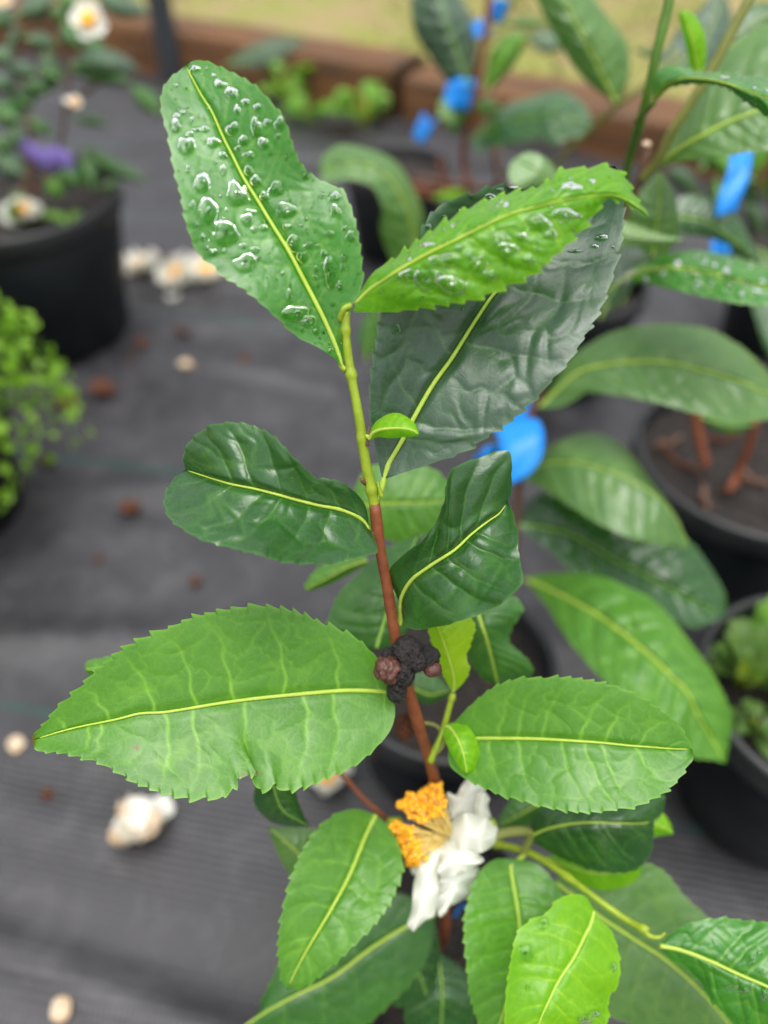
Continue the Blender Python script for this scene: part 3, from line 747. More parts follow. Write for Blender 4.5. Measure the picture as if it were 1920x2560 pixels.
L10 = leaf(TP, 'Z8', [(540, 392), (560, 510), (580, 630), (585, 700), (575, 820), (545, 960), (500, 1100), (455, 1190)],
           [(532, 390), (480, 395), (430, 430), (390, 500), (365, 580), (350, 650), (350, 740), (360, 850), (370, 950), (390, 1040), (420, 1120), (452, 1190)],
           [(550, 390), (650, 410), (700, 450), (750, 520), (775, 600), (770, 720), (740, 860), (690, 980), (600, 1100), (520, 1170), (458, 1192)],
           d=(.322, .31, .304, .306), el=(.001, -.004, -.004, .002), er=(.001, .003, .004, .002), mat='mid', teeth=(30, 7), quilt=.0005, nv=9, rib=.0009, seed=101, pet=Dp([(1130, 1836, .330), (1138, 1842, .328)]))
L11 = leaf(TP, 'Z8', [(908, 618), (890, 680), (870, 720), (820, 820), (760, 910), (710, 1010), (670, 1105), (640, 1230)],
           [(902, 600), (870, 555), (820, 545), (770, 560), (740, 580), (700, 630), (625, 665), (575, 720), (555, 800), (540, 890), (530, 960), (525, 1040), (525, 1105), (560, 1190), (638, 1240)],
           [(912, 615), (930, 650), (980, 700), (1005, 770), (1018, 850), (1010, 930), (975, 985), (965, 1030), (970, 1080), (940, 1120), (800, 1200), (645, 1240)],
           d=(.290, .280, .273, .272), el=(.001, .003, .004, .003), er=(.0, .005, .006, .004), mat='young', teeth=(34, 5), quilt=.0004, nv=8, rib=.0007, seed=111, wave=.001)
drops(L11, 'Z8', [(690, 670, 22, 26), (610, 800, 32, 40), (990, 860, 14, 20), (870, 1085, 30, 20), (910, 1060, 20, 16), (620, 950, 10, 14)], height=.16)
L12 = leaf(TP, 'Z8', [(1192, 768), (1280, 785), (1400, 830), (1530, 890), (1659, 945), (1800, 1010), (1920, 1090)],
           [(1190, 762), (1250, 710), (1330, 670), (1460, 650), (1530, 658), (1610, 665), (1659, 672), (1800, 740), (1900, 900), (1922, 1085)],
           [(1195, 775), (1240, 830), (1320, 880), (1380, 940), (1410, 1000), (1460, 1050), (1500, 1090), (1560, 1150), (1700, 1210), (1850, 1200), (1920, 1095)],
           d=(.288, .282, .276, .275), el=(.001, .005, .007, .003), er=(.001, .003, .005, .003), mat='wet', teeth=(42, 6), quilt=.0008, nv=8, rib=.0009, seed=121, wave=.001)
drops(L12, 'Z8', [(1585, 825, 20, 20), (1640, 970, 14, 30), (1500, 945, 30, 10), (1550, 960, 24, 10), (1615, 800, 10, 10), (1300, 708, 12, 8), (1630, 880, 12, 10)])
scatter_drops(L12, 40, 1.5, 4, 8)
L13 = leaf(TP, 'Z8', [(742, 495), (850, 575), (930, 640), (1080, 740), (1230, 840), (1400, 1000), (1620, 1270)],
           [(740, 480), (850, 440), (960, 425), (1110, 410), (1210, 450), (1300, 560), (1400, 650), (1500, 800), (1560, 950), (1610, 1100), (1622, 1265)],
           [(740, 510), (790, 700), (850, 850), (910, 990), (970, 1065), (1100, 1115), (1250, 1170), (1450, 1250), (1615, 1275)],
           d=(.342, .338, .334, .338), el=(.0, .003, .004, .002), er=(.0, .004, .006, .003), mat='pale', teeth=(34, 4), quilt=.0005, nv=10, rib=.001, seed=131)
L14 = leaf(TP, 'Z8', [(620, 302), (700, 265), (800, 242), (900, 235), (1000, 238), (1100, 240), (1165, 232)],
           [(622, 290), (650, 220), (700, 160), (850, 130), (1000, 120), (1150, 110), (1205, 120), (1212, 150), (1195, 205), (1168, 228)],
           [(628, 312), (700, 355), (760, 385), (820, 410), (900, 440), (980, 452), (1050, 450), (1100, 430), (1150, 370), (1160, 300), (1168, 238)],
           d=(.324, .312, .304, .302, .310), el=(.0, .012, .014, .006), er=(.0, .002, .004, .012, .002), mat='dark', teeth=(28, 4), quilt=.0006, nv=8, rib=.0006, seed=141)
L15 = leaf(TP, 'Z8', [(700, 390), (800, 425), (900, 455), (1000, 450), (1110, 425)],
           [(705, 380), (800, 380), (950, 400), (1060, 395), (1110, 418)], [(705, 400), (770, 440), (830, 490), (900, 520), (960, 530), (1050, 510), (1100, 470), (1115, 430)],
           d=(.335, .328, .326), el=.003, er=.004, mat='young', teeth=None, quilt=.0003, nv=7, rib=.0005, n=90, m=16, seed=151)
leaf(TP, 'Z8', [(1080, 215), (1160, 235), (1250, 282)], [(1080, 190), (1150, 170), (1200, 190), (1235, 235), (1250, 278)], [(1080, 250), (1140, 300), (1200, 292), (1246, 288)],
     d=(.33, .325, .325), mat='young', teeth=None, n=60, m=12, nv=6, rib=.0004, seed=152)
# small new leaves at the nodes
L16 = leaf(TP, 'Z2', [(170, 1490), (195, 1455), (240, 1438), (300, 1432), (360, 1434), (405, 1446), (428, 1466)],
           [(168, 1480), (185, 1430), (215, 1392), (270, 1360), (320, 1354), (370, 1375), (410, 1410), (428, 1450), (429, 1464)],
           [(176, 1494), (220, 1478), (270, 1484), (340, 1480), (400, 1476), (427, 1471)],
           d=(.2345, .229, .226, .226), el=(.001, .003, .003, .001), er=(.0, .002, .003, .001), mat='young', teeth=None, quilt=.00008, nv=6, n=90, m=18, rib=.0006, groove=.0004, seed=161, pet=[(914, 1105, .2368), (916, 1090, .2362)], ribmat='midrib')
L17 = leaf(TP, 'Z5', [(418, 528), (440, 545), (470, 590), (495, 650), (508, 705), (515, 762)],
           [(408, 530), (402, 560), (415, 610), (440, 665), (470, 720), (498, 757), (514, 763)],
           [(428, 518), (470, 514), (520, 535), (555, 580), (573, 640), (572, 690), (550, 740), (517, 763)],
           d=(.288, .281, .278, .278), el=(.001, .003, .003, .001), er=(.001, .003, .004, .001), mat='young', teeth=None, quilt=.00008, nv=6, n=90, m=18, rib=.0005, groove=.0006, seed=171, pet=[(1092, 1872, .2935), (1098, 1850, .292), (1112, 1820, .289)], ribmat='midrib')
L18 = leaf(TP, 'Z5', [(450, 368), (452, 300), (430, 210), (400, 120), (375, 50), (362, -20)],
           [(442, 362), (400, 280), (370, 200), (345, 120), (330, 65), (325, 10), (358, -20)],
           [(456, 365), (500, 320), (528, 255), (512, 195), (540, 110), (552, 40), (500, -10), (366, -22)],
           d=(.293, .286, .280, .276), el=(.0, .004, .004, .002), er=(.0, .002, .004, .002), mat='yellow', teeth=(22, 4), quilt=.0003, nv=7, n=120, m=22, rib=.0006, seed=181)
stem(TP, [(1133, 1733, .2935), (1120, 1780, .2935), (1105, 1835, .2945), (1085, 1880, .2955), (1076, 1905, .2965)], .0011, .0014, 'shoot', 30, 'side_shoot', nodes=((.06, .0006),))
stem(TP, [(1078, 1890, .2962), (1098, 1875, .296), (1110, 1850, .297), (1095, 1818, .299), (1060, 1808, .300), (1030, 1815, .300)], .0009, .0007, 'olive', 30, 'side_shoot')
# leaves of this plant further back
leaf(TP, 'Z3', [(950, 1050), (985, 930), (1020, 830), (1070, 700), (1128, 565)], [(940, 1060), (850, 1040), (745, 965), (760, 890), (800, 810), (860, 750), (960, 650), (1050, 600), (1125, 565)],
     [(960, 1060), (1050, 1010), (1110, 900), (1120, 750), (1130, 570)], d=(.31, .315, .33), el=.006, er=.006, mat='mature', teeth=(30, 4), quilt=.0008, nv=8, n=110, m=20, rib=.0009, seed=201, ribmat='midrib_dim')
leaf(TP, 'Z3', [(850, 452), (980, 440), (1100, 436), (1180, 432), (1270, 425)], [(850, 440), (860, 370), (900, 310), (950, 275), (1060, 285), (1180, 290), (1250, 350), (1270, 420)],
     [(850, 460), (880, 500), (950, 570), (1080, 600), (1200, 540), (1255, 460), (1270, 430)], d=(.36, .355, .36), el=.006, er=.004, mat='mid', teeth=(30, 4), quilt=.0006, nv=8, n=100, m=18, rib=.0008, seed=202)
leaf(TP, 'Z3', [(910, 680), (820, 710), (740, 755), (645, 807)], [(905, 655), (840, 665), (750, 690), (690, 725), (650, 785), (645, 805)], [(910, 700), (860, 722), (800, 755), (720, 790), (646, 809)],
     d=(.345, .34, .34), el=.004, er=.004, mat='mid', teeth=(26, 4), quilt=.0005, nv=7, n=90, m=14, rib=.0006, seed=203)
leaf(TP, 'Z4', [(560, 330), (450, 325), (350, 328), (263, 335)], [(560, 260), (480, 250), (420, 262), (380, 275), (330, 289), (280, 298), (263, 330)], [(560, 390), (450, 390), (340, 378), (285, 362), (264, 340)],
     d=(.30, .295, .295), el=.004, er=.004, mat='mid', teeth=(30, 4), quilt=.0003, nv=7, n=90, m=14, rib=.0005, seed=204)
leaf(TP, 'Z7', [(1175, 30), (1190, 110), (1230, 190), (1335, 250)], [(1140, 30), (1105, 80), (1095, 140), (1120, 190), (1170, 232), (1240, 252), (1332, 256)], [(1230, 30), (1275, 90), (1288, 140), (1310, 200), (1336, 244)],
     d=(.30, .305, .31), el=.008, er=.006, mat='dark', teeth=None, quilt=.0004, nv=6, n=90, m=16, rib=.0004, seed=205, ribmat='midrib_dim')
leaf(TP, 'Z7', [(1420, 480), (1330, 410), (1250, 330), (1160, 258)], [(1440, 400), (1400, 280), (1345, 262), (1250, 256), (1162, 255)], [(1400, 540), (1300, 500), (1245, 450), (1210, 390), (1175, 310), (1158, 262)],
     d=(.35, .345, .345), el=.004, er=.004, mat='pale', teeth=None, quilt=.0004, nv=7, n=80, m=14, rib=.0006, seed=206)
leaf(TP, 'Z6', [(395, 380), (410, 450), (440, 540), (470, 650), (492, 748)], [(360, 390), (360, 470), (358, 560), (375, 640), (420, 710), (485, 750)],
     [(480, 370), (560, 365), (598, 420), (552, 500), (540, 560), (590, 610), (632, 655), (640, 700), (590, 725), (498, 750)], d=(.32, .315, .322, .33), el=.006, er=(.002, .008, .004, .010), mat='mature', teeth=(26, 4), quilt=.0006, nv=9, n=120, m=22, rib=.0009, seed=207)
leaf(TP, 'Z6', [(130, 760), (200, 790), (290, 770)], [(130, 700), (200, 690), (290, 760)], [(135, 810), (200, 828), (285, 790)], d=.36, mat='mature', teeth=None, n=60, m=12, nv=6, rib=.0005, seed=208)
leaf(TP, 'Z8', [(-40, 560), (60, 700), (140, 850), (190, 1000)], [(-60, 700), (-40, 900), (40, 1020), (110, 1030), (185, 1005)], [(0, 520), (130, 560), (220, 680), (240, 820), (215, 950), (192, 1000)],
     d=(.36, .355, .36), el=.005, er=.006, mat='dark', teeth=None, quilt=.0007, nv=8, n=100, m=18, rib=.0007, seed=209, ribmat='midrib_dim')
leaf(TP, 'Z8', [(230, 800), (250, 930), (250, 1060), (240, 1200)], [(220, 810), (120, 960), (90, 1080), (140, 1180), (235, 1200)], [(250, 800), (370, 900), (400, 1030), (370, 1150), (245, 1200)],
     d=(.37, .36, .37), el=.005, er=.005, mat='dark', teeth=None, quilt=.0006, nv=8, n=90, m=18, rib=.0007, seed=210, ribmat='midrib_dim')
leaf(TP, 'Z8', [(680, 150), (590, 200), (500, 250)], [(680, 120), (560, 130), (490, 230)], [(690, 210), (600, 260), (505, 262)], d=.36, mat='mature', teeth=None, n=60, m=12, nv=6, rib=.0005, seed=211)
# side branches
stem(TP, Dp([(1400, 2012, .2885), (1350, 1985, .2955), (1280, 1935, .302), (1220, 1890, .311), (1160, 1850, .3225), (1110, 1832, .332), (1040, 1822, .342), (958, 1850, .351)]), .0013, .0017, 'shoot', 50, 'side_branch', nodes=((.02, .0006), (.35, .0005), (.72, .0007)))
stem(TP, Dp([(1437, 2015, .2875), (1425, 2024, .2878), (1404, 2022, .288), (1385, 2004, .290)]), .0005, .0013, 'shoot', 20, 'leaf_bud')
stem(TP, Dp([(700, 1640, .345), (745, 1680, .340), (790, 1730, .334), (850, 1780, .336), (952, 1860, .351)]), .0010, .0015, 'bark', 40, 'side_branch')
stem(TP, Dp([(1130, 1845, .3275), (1145, 1800, .322), (1100, 1797, .318), (1055, 1810, .3155)]), .0016, .0022, 'olive', 30, 'flower_stalk')
stem(TP, Dp([(824, 1072, .2430), (818, 1052, .2420), (816, 1040, .2418)]), .0009, .0003, 'shoot', 14, 'axillary_bud')
stem(TP, Dp([(741, 694, .2275), (735, 688, .2265), (743, 668, .225), (758, 660, .2255)]), .0008, .0010, 'shoot', 16, 'leaf_bud')
stem(TP, Dp([(735, 770, .2315), (738, 790, .2315), (748, 800, .231)]), .0009, .0010, 'shoot', 12, 'leaf_bud')
stem(TP, Dp([(794, 962, .2365), (795, 940, .2352), (797, 922, .2345)]), .0006, .0002, 'twig', 12, 'leaf_bud')
stem(TP, Dp([(792, 1045, .2425), (784, 1040, .2405), (781, 1034, .2395)]), .0009, .0006, 'twig', 10, 'leaf_scar')

# blackened old fruit on the stem
bag = Bag()
def GP(x, y, d): return P(780 + x * .3255, 1500 + y * .3255, d)
gpx = .3255 / FPX * .266
for i, (x, y, r_, d, sq) in enumerate([(735, 400, 112, .2615, (1, 1, 1.0)), (880, 435, 88, .2630, (1.1, 1, .8)), (650, 690, 82, .2640, (.85, 1, 1.5)), (700, 560, 95, .2610, (.9, 1, 1.2)), (800, 470, 75, .2600, (1, 1, 1)), (600, 430, 62, .2640, (1, 1, .9)), (690, 330, 50, .2635, (1, 1, .9))]):
    V, F = lump(GP(x, y, d), r_ * gpx, 4, .36, 2.6, sq, i + 3, True); bag.add(V, F)
fruit = bag.build('dried_fruit', M['gall'], TP)
fruit['label'] = 'blackened shrivelled old fruit clasping the stem'
V, F = lump(GP(585, 540, .2592), 96 * gpx, 4, .28, 2.4, (1, 1, 1.15), 31); mesh('seed', V, F, M['seed'], fruit)
V, F = lump(GP(925, 530, .2620), 66 * gpx, 4, .10, 1.6, (1.1, 1, .9), 37); mesh('seed', V, F, M['seed'], fruit)
# withered bract behind the stem
leaf(TP, 'G', [(760, 850), (700, 940), (690, 1080)], [(740, 850), (650, 900), (640, 1000), (680, 1085)], [(790, 870), (790, 980), (760, 1060), (695, 1085)], d=(.29, .292, .294), mat='yellow', teeth=None, n=40, m=10, nv=5, rib=0, quilt=.0012, name='withered_bract', seed=220)
bpy.context.scene.objects['withered_bract'].data.materials[0] = M['debris']

# the flower
FL = bpy.data.objects.new('flower', None); COL.objects.link(FL); FL.parent = TP
FL['label'] = 'wilting white flower with a brush of orange stamens'
def petal(mid, L, R, d, el, er, seed, wave=.002):
    return leaf(FL, 'F', mid, L, R, d=d, el=el, er=er, mat='petal', teeth=None, quilt=.0004, nv=4, n=90, m=20, rib=0, seed=seed, wave=wave, cell=55, groove=.0004, name='petal', vw=.01)
petal([(715, 815), (695, 1000), (660, 1200), (620, 1420), (525, 1697)], [(712, 812), (650, 830), (600, 1000), (530, 1220), (510, 1470), (465, 1620), (490, 1665), (523, 1697)], [(718, 812), (790, 850), (775, 1000), (770, 1150), (775, 1300), (750, 1480), (720, 1550), (640, 1590), (530, 1697)], (.312, .303, .300, .303), .006, .006, 301)
petal([(870, 720), (1000, 700), (1130, 730), (1250, 760), (1352, 740)], [(870, 690), (930, 580), (1050, 525), (1150, 535), (1250, 575), (1320, 630), (1358, 670), (1352, 738)], [(860, 760), (940, 900), (1060, 945), (1170, 925), (1260, 885), (1330, 820), (1350, 745)], (.316, .306, .305, .312), .007, .006, 302, .003)
petal([(840, 770), (890, 920), (970, 1020), (1050, 1110)], [(810, 770), (785, 900), (770, 1050), (780, 1130), (900, 1145), (1000, 1128), (1048, 1112)], [(880, 760), (1000, 850), (1130, 915), (1225, 985), (1150, 1045), (1055, 1112)], (.317, .306, .304, .308), .004, .006, 303, .003)
petal([(905, 580), (1000, 430), (1070, 320), (1105, 205)], [(890, 560), (862, 420), (866, 320), (945, 345), (1000, 260), (1050, 195), (1100, 200)], [(940, 590), (1060, 530), (1140, 510), (1155, 380), (1240, 300), (1200, 240), (1110, 205)], (.318, .316, .313, .312), .004, .006, 304)
petal([(1190, 640), (1205, 540), (1210, 420), (1222, 305)], [(1120, 620), (1128, 520), (1135, 420), (1160, 330), (1218, 304)], [(1335, 660), (1295, 560), (1262, 450), (1280, 380), (1226, 304)], (.317, .313, .310, .309), .005, .007, 305)
petal([(960, 1100), (910, 1300), (850, 1500)], [(790, 1100), (770, 1300), (755, 1460), (790, 1550), (848, 1510)], [(1180, 1060), (1120, 1220), (1065, 1340), (960, 1410), (880, 1450), (852, 1505)], (.318, .316, .314), .003, .008, 306)
petal([(640, 960), (560, 1050), (520, 1130)], [(610, 950), (530, 1010), (500, 1080), (518, 1128)], [(680, 980), (640, 1090), (560, 1140), (524, 1132)], (.320, .320, .322), .003, .003, 307)
bf, ba = Bag(), Bag()
r9 = np.random.default_rng(99)
def FPt(x, y, d): return P(900 + x * .25316, 1900 + y * .25316, d)
for k in range(520):
    if k < 290:
        u = r9.random(); q = r9.random() ** 1.6
        tip = np.array([385 + 400 * u, 440 - 195 * u]) + q * np.array([200 - 150 * u, 190 + 40 * u]) * 1.0
        bs = np.array([870, 720]) + r9.normal(0, 24, 2)
    else:
        u = r9.random(); q = r9.random() ** 1.5
        tip = np.array([335 + 165 * u ** 1.2, 625 + 405 * u]) + q * np.array([150, 20 - 60 * u])
        bs = np.array([810, 790]) + r9.normal(0, 24, 2)
    tip = tip + r9.normal(0, 16, 2) + (tip - bs) * r9.normal(0, .04)
    d0 = .3155 + r9.normal(0, .001); d1 = .3155 - q * .010 + r9.normal(0, .002)
    mdp = (tip + bs) / 2 + r9.normal(0, 14, 2)
    pts = catmull3([FPt(*bs, d0), FPt(*mdp, (d0 + d1) / 2 - .001), FPt(*tip, d1)], 8)
    V, F = tube(pts, .00036, 5); bf.add(V, F)
    V, F = ico(1); sc = np.array([.00105, .00105, .0013]) * r9.uniform(.75, 1.25)
    ba.add(pts[-1] + V * sc * (1 + r9.normal(0, .16, (len(V), 1))), F)
fo = bf.build('filaments', M['filament'], FL); fo['kind'] = 'stuff'
fo = ba.build('anthers', M['anther'], FL); fo['kind'] = 'stuff'
V, F = lump(FPt(1290, 640, .3175), .0028, 3, .08, 2, (1, 1, 1), 5); mesh('calyx', V, F, M['shoot'], FL)
V, F = lump(FPt(345, 690, .324), .0058, 3, .14, 2, (.8, .9, 1.1), 15); o = mesh('flower_bud', V, F, M['mid' if False else 'shoot'], TP); o['label'] = 'green unopened flower bud behind the orange stamens'

# ------------------------------------------------------------------ the tall tea plant behind (pot B)
bx, by, br, bh = POT['B']
TB = thing('tea_plant', 'tall tea plant with big arching leaves, a pruned brown twig and blue tape', 'plant', (bx + .03, by, bh - .02))
stem(TB, [(1617, 362, .400), (1610, 420, .405), (1568, 520, .42), (1450, 770, .455), (1330, 1030, .494), (1300, 1192, .513), (1290, 1310, .528), (1275, 1450, .545)], .0022, .0032, 'twig', 80, 'stem', bumps=.1, extra=[(bx + .03, by, bh - .03)])
V, F = lump(P(1617, 360, .3985), .0024, 2, .08, 2, (1, 1, .6), 3); mesh('pruned_end', V, F, M['cut'], TB)
LO = dict(n=100, m=20, teeth=(26, 4))
leaf(TB, 'E', [(-317, 1861), (0, 1570), (150, 1512), (350, 1475), (620, 1462), (860, 1480), (1100, 1540), (1350, 1610), (1659, 1740), (1950, 1880)],
     [(-317, 1855), (-100, 1500), (0, 1400), (200, 1270), (400, 1190), (650, 1150), (900, 1150), (1150, 1190), (1350, 1290), (1500, 1400), (1659, 1560), (1950, 1870)],
     [(-317, 1865), (-150, 1860), (0, 1790), (100, 1730), (400, 1760), (750, 1830), (1000, 1900), (1200, 1940), (1500, 1970), (1659, 1960), (1950, 1890)],
     d=(.485, .455, .44, .44, .45), el=(.0, .022, .028, .01), er=(.0, -.012, -.014, -.004), mat='pale', quilt=.0022, nv=9, rib=.0011, seed=401, cell=60, **LO)
leaf(TB, 'H', [(285, 475), (400, 405), (540, 395), (700, 420), (900, 500), (1050, 600), (1150, 730), (1226, 892)], [(285, 470), (380, 370), (480, 280), (640, 232), (780, 260), (900, 360), (985, 480), (1080, 600), (1160, 730), (1226, 890)],
     [(285, 490), (420, 550), (560, 640), (720, 740), (880, 810), (1000, 840), (1130, 860), (1224, 892)], d=(.51, .475, .455, .452, .46), el=(.0, .03, .03, .0), er=(.0, -.008, -.010, .002), mat='pale', quilt=.0014, nv=9, rib=.0006, seed=402, cell=70, **LO)
leaf(TB, 'H', [(260, 742), (450, 770), (600, 820), (800, 940), (1000, 1040), (1200, 1150), (1410, 1255)], [(262, 720), (400, 560), (700, 620), (1000, 780), (1200, 830), (1300, 940), (1400, 1100), (1425, 1200), (1412, 1254)],
     [(262, 770), (400, 860), (520, 970), (620, 1050), (850, 1080), (1000, 1200), (1150, 1290), (1250, 1320), (1330, 1290), (1408, 1262)], d=(.528, .51, .50, .505), el=(.0, .010, .014, .006), er=(.0, -.012, -.016, -.004), mat='dark', quilt=.0024, nv=11, rib=.0009, seed=403, cell=50, ribmat='midrib_dim', **LO)
leaf(TB, 'S', [(1314, 1448), (1403, 1488), (1514, 1551), (1626, 1640), (1681, 1693), (1717, 1729), (1753, 1802), (1815, 1907)], [(1312, 1444), (1381, 1433), (1492, 1439), (1581, 1475), (1648, 1515), (1731, 1614), (1782, 1686), (1818, 1758), (1829, 1802), (1822, 1856), (1816, 1905)],
     [(1316, 1455), (1367, 1515), (1412, 1587), (1470, 1658), (1528, 1720), (1600, 1790), (1680, 1855), (1731, 1892), (1782, 1899), (1812, 1909)], d=(.54, .46, .425, .415, .42), el=(.0, .014, .018, .006), er=(.0, -.010, -.016, -.004), mat='mid', quilt=.0026, nv=9, rib=.0014, seed=404, cell=60, n=120, m=24, teeth=(26, 3))
R5 = leaf(TB, 'E', [(262, 858), (400, 765), (550, 695), (800, 650), (1100, 690), (1400, 765), (1659, 825), (1950, 890)], [(262, 850), (450, 700), (600, 620), (800, 540), (1050, 510), (1350, 560), (1659, 660), (1950, 870)],
     [(270, 866), (450, 772), (600, 785), (800, 830), (1100, 900), (1400, 960), (1659, 970), (1950, 905)], d=(.455, .40, .385, .38), el=(.0, .014, .018, .008), er=(.0, -.008, -.010, -.004), mat='wet', quilt=.0016, nv=9, rib=.0010, seed=405, cell=50, **LO)
scatter_drops(R5, 70, 2.5, 9, 14)
leaf(TB, 'C', [(715, 1405), (900, 1250), (1100, 1130), (1350, 1000), (1659, 890), (1950, 800)], [(712, 1395), (850, 1150), (1000, 850), (1200, 500), (1400, 350), (1659, 200), (1850, 250), (1955, 780)],
     [(720, 1408), (900, 1340), (1200, 1310), (1500, 1260), (1659, 1245), (1850, 1120), (1955, 820)], d=(.405, .38, .37, .37), el=(.0, .012, .018, .006), er=(.0, -.006, -.010, -.002), mat='pale', quilt=.0012, nv=8, rib=.0012, seed=406, cell=60, under=False, **LO)
R7 = leaf(TB, 'C', [(690, 862), (800, 720), (950, 655), (1150, 660), (1300, 690), (1480, 750), (1659, 820), (1900, 930)], [(705, 800), (715, 650), (760, 580), (820, 550), (950, 560), (1080, 600), (1200, 600), (1350, 610), (1500, 640), (1659, 650), (1850, 760), (1905, 920)],
     [(694, 880), (830, 735), (950, 702), (1100, 692), (1230, 700), (1330, 735), (1420, 800), (1500, 860), (1600, 925), (1659, 975), (1800, 1040), (1900, 940)], d=(.335, .315, .30, .295, .295), el=(.0, .012, .014, .014), er=(.0, .002, .004, .004), mat='wet', quilt=.0006, nv=9, rib=.0006, seed=407, n=120, m=22, teeth=(26, 5), ribmat='shoot')
scatter_drops(R7, 60, 2, 6, 12, srange=(.5, .95))
leaf(TB, 'C', [(1075, 600), (1055, 480), (1025, 330), (985, 200), (945, 92)], [(1010, 560), (985, 420), (960, 300), (930, 180), (920, 105), (944, 90)], [(1130, 585), (1150, 450), (1145, 320), (1100, 200), (1040, 120), (975, 85), (947, 90)],
     d=(.37, .36, .355), el=.002, er=.003, mat='young', teeth=None, quilt=.0002, nv=7, n=80, m=16, rib=.0005, seed=408)
leaf(TB, 'S', [(1631, 640), (1642, 560), (1650, 490), (1649, 427)], [(1620, 640), (1565, 580), (1562, 545), (1600, 480), (1646, 428)], [(1660, 640), (1692, 600), (1698, 540), (1680, 470), (1652, 428)], d=(.44, .425, .42), mat='pale', teeth=None, quilt=.0009, nv=7, n=70, m=14, rib=.0007, seed=409)
leaf(TB, 'E', [(330, 340), (550, 390), (760, 420), (940, 412)], [(330, 240), (400, 250), (600, 325), (800, 385), (940, 405)], [(330, 440), (400, 450), (600, 465), (800, 445), (940, 418)], d=(.40, .395, .395), mat='pale', under=True, teeth=(22, 3), quilt=.0002, nv=7, n=80, m=12, rib=.0003, seed=410)
leaf(TB, 'E', [(890, 210), (1200, 290), (1540, 575)], [(880, 50), (1000, 30), (1200, 80), (1400, 230), (1500, 400), (1545, 565)], [(900, 370), (1050, 380), (1250, 430), (1530, 585)], d=(.52, .51, .52), mat='dark', teeth=None, quilt=.001, nv=8, n=80, m=14, rib=.0008, seed=411, ribmat='midrib_dim')
leaf(TB, 'E', [(250, 955), (400, 760), (600, 570), (830, 455)], [(235, 900), (300, 700), (380, 500), (600, 470), (826, 445)], [(290, 960), (480, 800), (700, 640), (835, 465)], d=(.46, .455, .455), mat='teal', teeth=None, quilt=.001, nv=8, n=80, m=14, rib=.0006, seed=412, ribmat='midrib_dim')
leaf(TB, 'B', [(1320, 1580), (1200, 1480), (1080, 1390), (950, 1320)], [(1340, 1500), (1250, 1360), (1150, 1285), (1050, 1270), (952, 1318)], [(1200, 1640), (1060, 1600), (950, 1545), (905, 1450), (920, 1370), (948, 1322)], d=(.45, .44, .445), el=.001, er=.001, mat='mature', teeth=(16, 4), quilt=.0003, nv=7, n=90, m=16, rib=.0004, seed=413, under=True)
stem(TB, [(1677, -60, .335), (1673, 0, .338), (1643, 127, .345), (1619, 235, .355), (1601, 301, .366), (1580, 371, .388), (1565, 437, .405), (1560, 520, .4215)], .0022, .0021, 'shoot_dark', 50, 'side_shoot', nodes=((.55, .0005),))
stem(TB, [(1900, -60, .35), (1872, 0, .352), (1827, 84, .358), (1782, 169, .365), (1721, 265, .375), (1676, 338, .385), (1646, 401, .396), (1605, 450, .4075)], .0024, .0024, 'olive', 50, 'side_shoot')
stem(TB, [(1590, 303, .367), (1600, 296, .364), (1622, 270, .349), (1634, 258, .337)], .0014, .0011, 'shoot_dark', 16, 'petiole')
leaf(TB, 'S', [(1500, 800), (1560, 640), (1480, 560)], w=40, d=.5, mat='dark', teeth=None, n=50, m=10, nv=6, rib=.0005, seed=414)

# ------------------------------------------------------------------ brown-stemmed plant by the timber (pot F)
fx, fy, fr_, fh = POT['F']
TF = thing('tea_plant', 'tea plant with a slender brown stem and grey-green leaves before the timber sleeper', 'plant', (fx, fy, fh - .02))
stem(TF, [(1225, -80, .735), (1220, 0, .745), (1217, 75, .76), (1199, 166, .785), (1181, 256, .81), (1172, 316, .83), (1163, 346, .845), (1158, 420, .88), (1157, 480, .915)], .0034, .0042, 'bark', 60, 'stem', extra=[(fx, fy, fh - .03)], bumps=.12)
FB = dict(n=70, m=14, teeth=None, nv=8)
leaf(TF, 'B', [(570, 722), (500, 500), (430, 300), (350, 50), (255, -300)], [(540, 718), (400, 680), (250, 480), (150, 330), (100, 180), (90, 0), (120, -150), (250, -300)], [(590, 720), (620, 600), (650, 400), (640, 250), (590, 120), (520, 0), (400, -200), (260, -300)],
     d=(.79, .76, .75), el=.02, er=.03, mat='teal', quilt=.003, rib=.0012, seed=501, ribmat='midrib_dim', cell=80, **FB)
leaf(TF, 'B', [(720, 745), (800, 600), (900, 420), (1060, 285)], [(690, 720), (720, 560), (760, 420), (880, 290), (1000, 270), (1060, 283)], [(760, 740), (900, 590), (1000, 450), (1062, 290)], d=(.78, .76, .75), el=.02, er=.01, mat='mid', quilt=.002, rib=.001, seed=502, **FB)
leaf(TF, 'B', [(590, 1155), (900, 1020), (1200, 960), (1595, 1005)], [(595, 1130), (750, 960), (900, 860), (1100, 800), (1300, 750), (1450, 800), (1550, 900), (1600, 1000)], [(595, 1180), (650, 1260), (800, 1220), (950, 1200), (1150, 1150), (1280, 1200), (1400, 1150), (1500, 1130), (1592, 1020)],
     d=(.83, .76, .72, .71), el=.03, er=-.01, mat='dark', quilt=.003, rib=.001, seed=503, ribmat='midrib_dim', **FB)
leaf(TF, 'B', [(560, 960), (450, 920), (320, 980)], w=45, d=(.82, .80, .79), mat='pale', quilt=.002, rib=.0008, seed=504, **FB)
leaf(TF, 'B', [(600, 900), (720, 880), (830, 900)], w=22, d=(.82, .81, .81), mat='pale', quilt=.002, rib=.0008, seed=505, **FB)
leaf(TF, 'B', [(850, 210), (1000, 190), (1240, 190)], w=14, d=(.80, .79, .79), mat='pale', quilt=.001, rib=.0006, seed=506, **FB)
